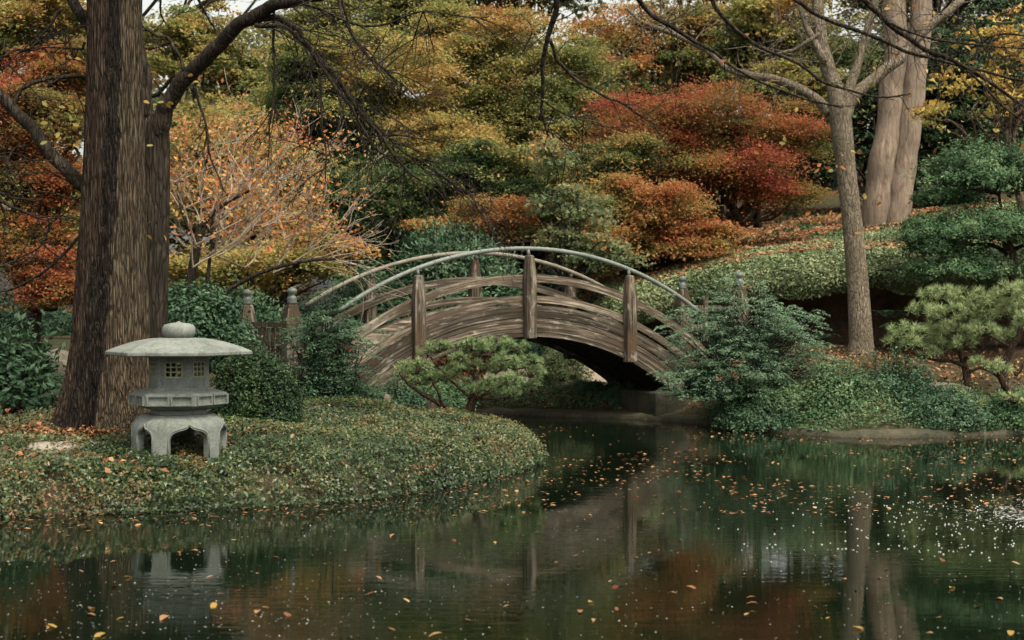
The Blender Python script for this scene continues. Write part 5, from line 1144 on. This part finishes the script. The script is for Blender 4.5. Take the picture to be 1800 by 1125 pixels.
# ------------------------------------------------------------------ on the water
g = np.random.default_rng(55)
fl_me = [leaf_proto('floating_leaf', M['litter'], .10, .05, t, .2, i) for i, t in enumerate((.35, .6, .8, 1.0))]+[leaf_proto('floating_leaf', M['yellow_leaf'], .11, .055, .6, .15, 7), leaf_proto('floating_leaf', M['maple_red'], .09, .07, .6, .15, 3)]
FLAB = ['small brown fallen leaf floating on the pond', 'small brown fallen leaf floating on the pond', 'small tan fallen leaf floating on the pond', 'small tan fallen leaf floating on the pond', 'yellow fallen leaf floating on the pond', 'red fallen leaf floating on the pond']
spots = [(1510, 1108, 4, 1.25), (1778, 1115, 4, 1.2), (800, 908, 4, 1), (725, 920, 4, .9), (225, 1016, 4, 1.0), (288, 1089, 2, 1.4), (375, 1067, 4, 1.3), (452, 1078, 2, 1.1), (505, 1083, 0, 1), (765, 1119, 2, 1.2), (175, 1119, 4, 1.4), (90, 1103, 4, 1.2), (690, 943, 2, 1),
         (1322, 1063, 1, 1), (1465, 980, 1, 1), (1462, 993, 0, .9), (1657, 986, 0, .9), (1780, 873, 5, 1), (1350, 820, 5, 1), (1452, 802, 5, 1), (340, 970, 2, 1), (650, 1045, 0, 1), (200, 1032, 0, 1), (1020, 1077, 1, 1), (1215, 1035, 1, 1)]
n0 = len(spots)
while len(spots) < 300:
    px = g.uniform(-60, 1860); d_ = 1/g.uniform(1/27.5, 1/9.7) if g.uniform() < .45 else g.uniform(16, 26.5); py = Y0+H/d_*F
    X = (px-X0)/F*d_
    if sdist(np.array([X]), np.array([d_]))[0] > -.15: continue
    if px < 1000 and g.uniform() < .35: continue
    spots.append((px, py, int(g.choice([0, 1, 2, 3, 2, 3, 0, 4, 5])), g.uniform(.55, 1.0)))
for (px, py, k, s_) in spots:
    d_ = H*F/(py-Y0); o = put_leaf(fl_me[k], 'floating_leaf', np.array([(px-X0)/F*d_, d_, .006]), None, g, s_*(.72 if k > 3 else .9) if s_ > .999 else s_*g.uniform(.45, .95), True)
    wx_, wy_ = o.location.x, o.location.y; u_ = wx_/wy_
    where = 'close to the far stone edging' if wy_ > 24 else 'by the white bubbles' if (u_ > .14 and 13.2 < wy_ < 18) else 'beside the reflection of the lantern' if (-.30 < u_ < -.17) else \
        'over the reflection of the big trunk' if u_ <= -.30 else 'off the tip of the planted spit' if (wy_ > 17.5 and u_ < .12) else 'in the near water at the bottom right' if (wy_ < 13.2 and u_ > .10) else \
        'in the near water at bottom centre' if wy_ < 13.2 else 'midway across the open water on the right' if u_ > .10 else 'in the dark reflection of the bridge'
    tag(o, FLAB[k].replace(' on the pond', '')+' '+where, 'fallen leaf', 'fallen leaves floating on the pond')
N = 2600; d_ = g.uniform(15.5, 27.5, N); px = g.uniform(600, 1850, N); X = (px-X0)/F*d_; k_ = sdist(X, d_) < -.05; w_ = fbm(np.stack([X*.5, d_*.35, X*0], 1), 3, 4); k_ &= (w_ > .50); X, d_ = X[k_], d_[k_]
e1 = leaves(np.stack([X, d_, X*0+.006], 1), np.tile([0, 0, 1.], (len(X), 1)), .06, .035, g.uniform(.3, 1, len(X)), jitter=.12, seed=1, fold=.1, var=.5)
N = 330; X = g.uniform(-6, -.5, N); d_ = np.interp(X, [-6, -3.7, -2, -.5], [15.3, 15.8, 16.6, 18.6])-np.abs(g.normal(0, .6, N))-.12
e2 = leaves(np.stack([X, d_, X*0+.006], 1), np.tile([0, 0, 1.], (N, 1)), .06, .03, g.uniform(.0, .8, N), jitter=.12, seed=2, fold=.1, var=.5)
tag(join('leaf_scum', [e1, e2], M['litter']), 'thin drifts of small leaf bits floating near the banks', 'floating leaf bits', kind='stuff')
N = 2600; d_ = 1/g.uniform(1/20, 1/9.5, N); px = g.uniform(-30, 1830, N); X = (px-X0)/F*d_; k_ = sdist(X, d_) < -.1; k_ &= (px < 700) | (g.uniform(0, 1, N) < .4); X, d_ = X[k_], d_[k_]
tag(link('floating_specks', leafmesh('floating_specks', np.stack([X, d_, X*0+.004], 1), np.tile([0, 0, 1.], (len(X), 1)), .014, .009, g.uniform(.6, 1, len(X)), jitter=.1, seed=3, var=.6), M['foam']),
    'pale specks floating on the near water', 'floating specks', kind='stuff')
# bubbles and the patch of broken water from a jet just outside the frame
mb = MB(); 
for i in range(430):
    px = 1850-abs(g.normal(0, 270)); py = 920+g.normal(0, 26)*(1.3-(px-1200)/900) if g.uniform() < .6 else g.choice([883, 965])+g.normal(0, 7)
    if px < 1230: continue
    d_ = H*F/(py-Y0); r = g.uniform(.003, .010); mb.lathe(((px-X0)/F*d_, d_, 0), [(r, -.002), (r*.95, r*.4), (r*.6, r*.8), (r*.05, r)], 8)
tag(link('bubbles', mb.mesh('bubbles', True), M['foam']), 'white bubbles drifting on the water at the right', 'bubbles', kind='stuff')
N = 700; px = 1890-np.abs(g.normal(0, 90, N)); py = 905+g.normal(0, 9, N); d_ = H*F/(py-Y0)
tag(link('splash_foam', leafmesh('splash_foam', np.stack([(px-X0)/F*d_, d_, px*0+.008], 1), np.tile([0, 0, 1.], (N, 1)), .06, .012, .5, jitter=.15, seed=6, axisdir=np.tile([1., 0, 0], (N, 1))), M['foam']),
    'streak of white foam on the water at the right edge', 'foam', kind='stuff')
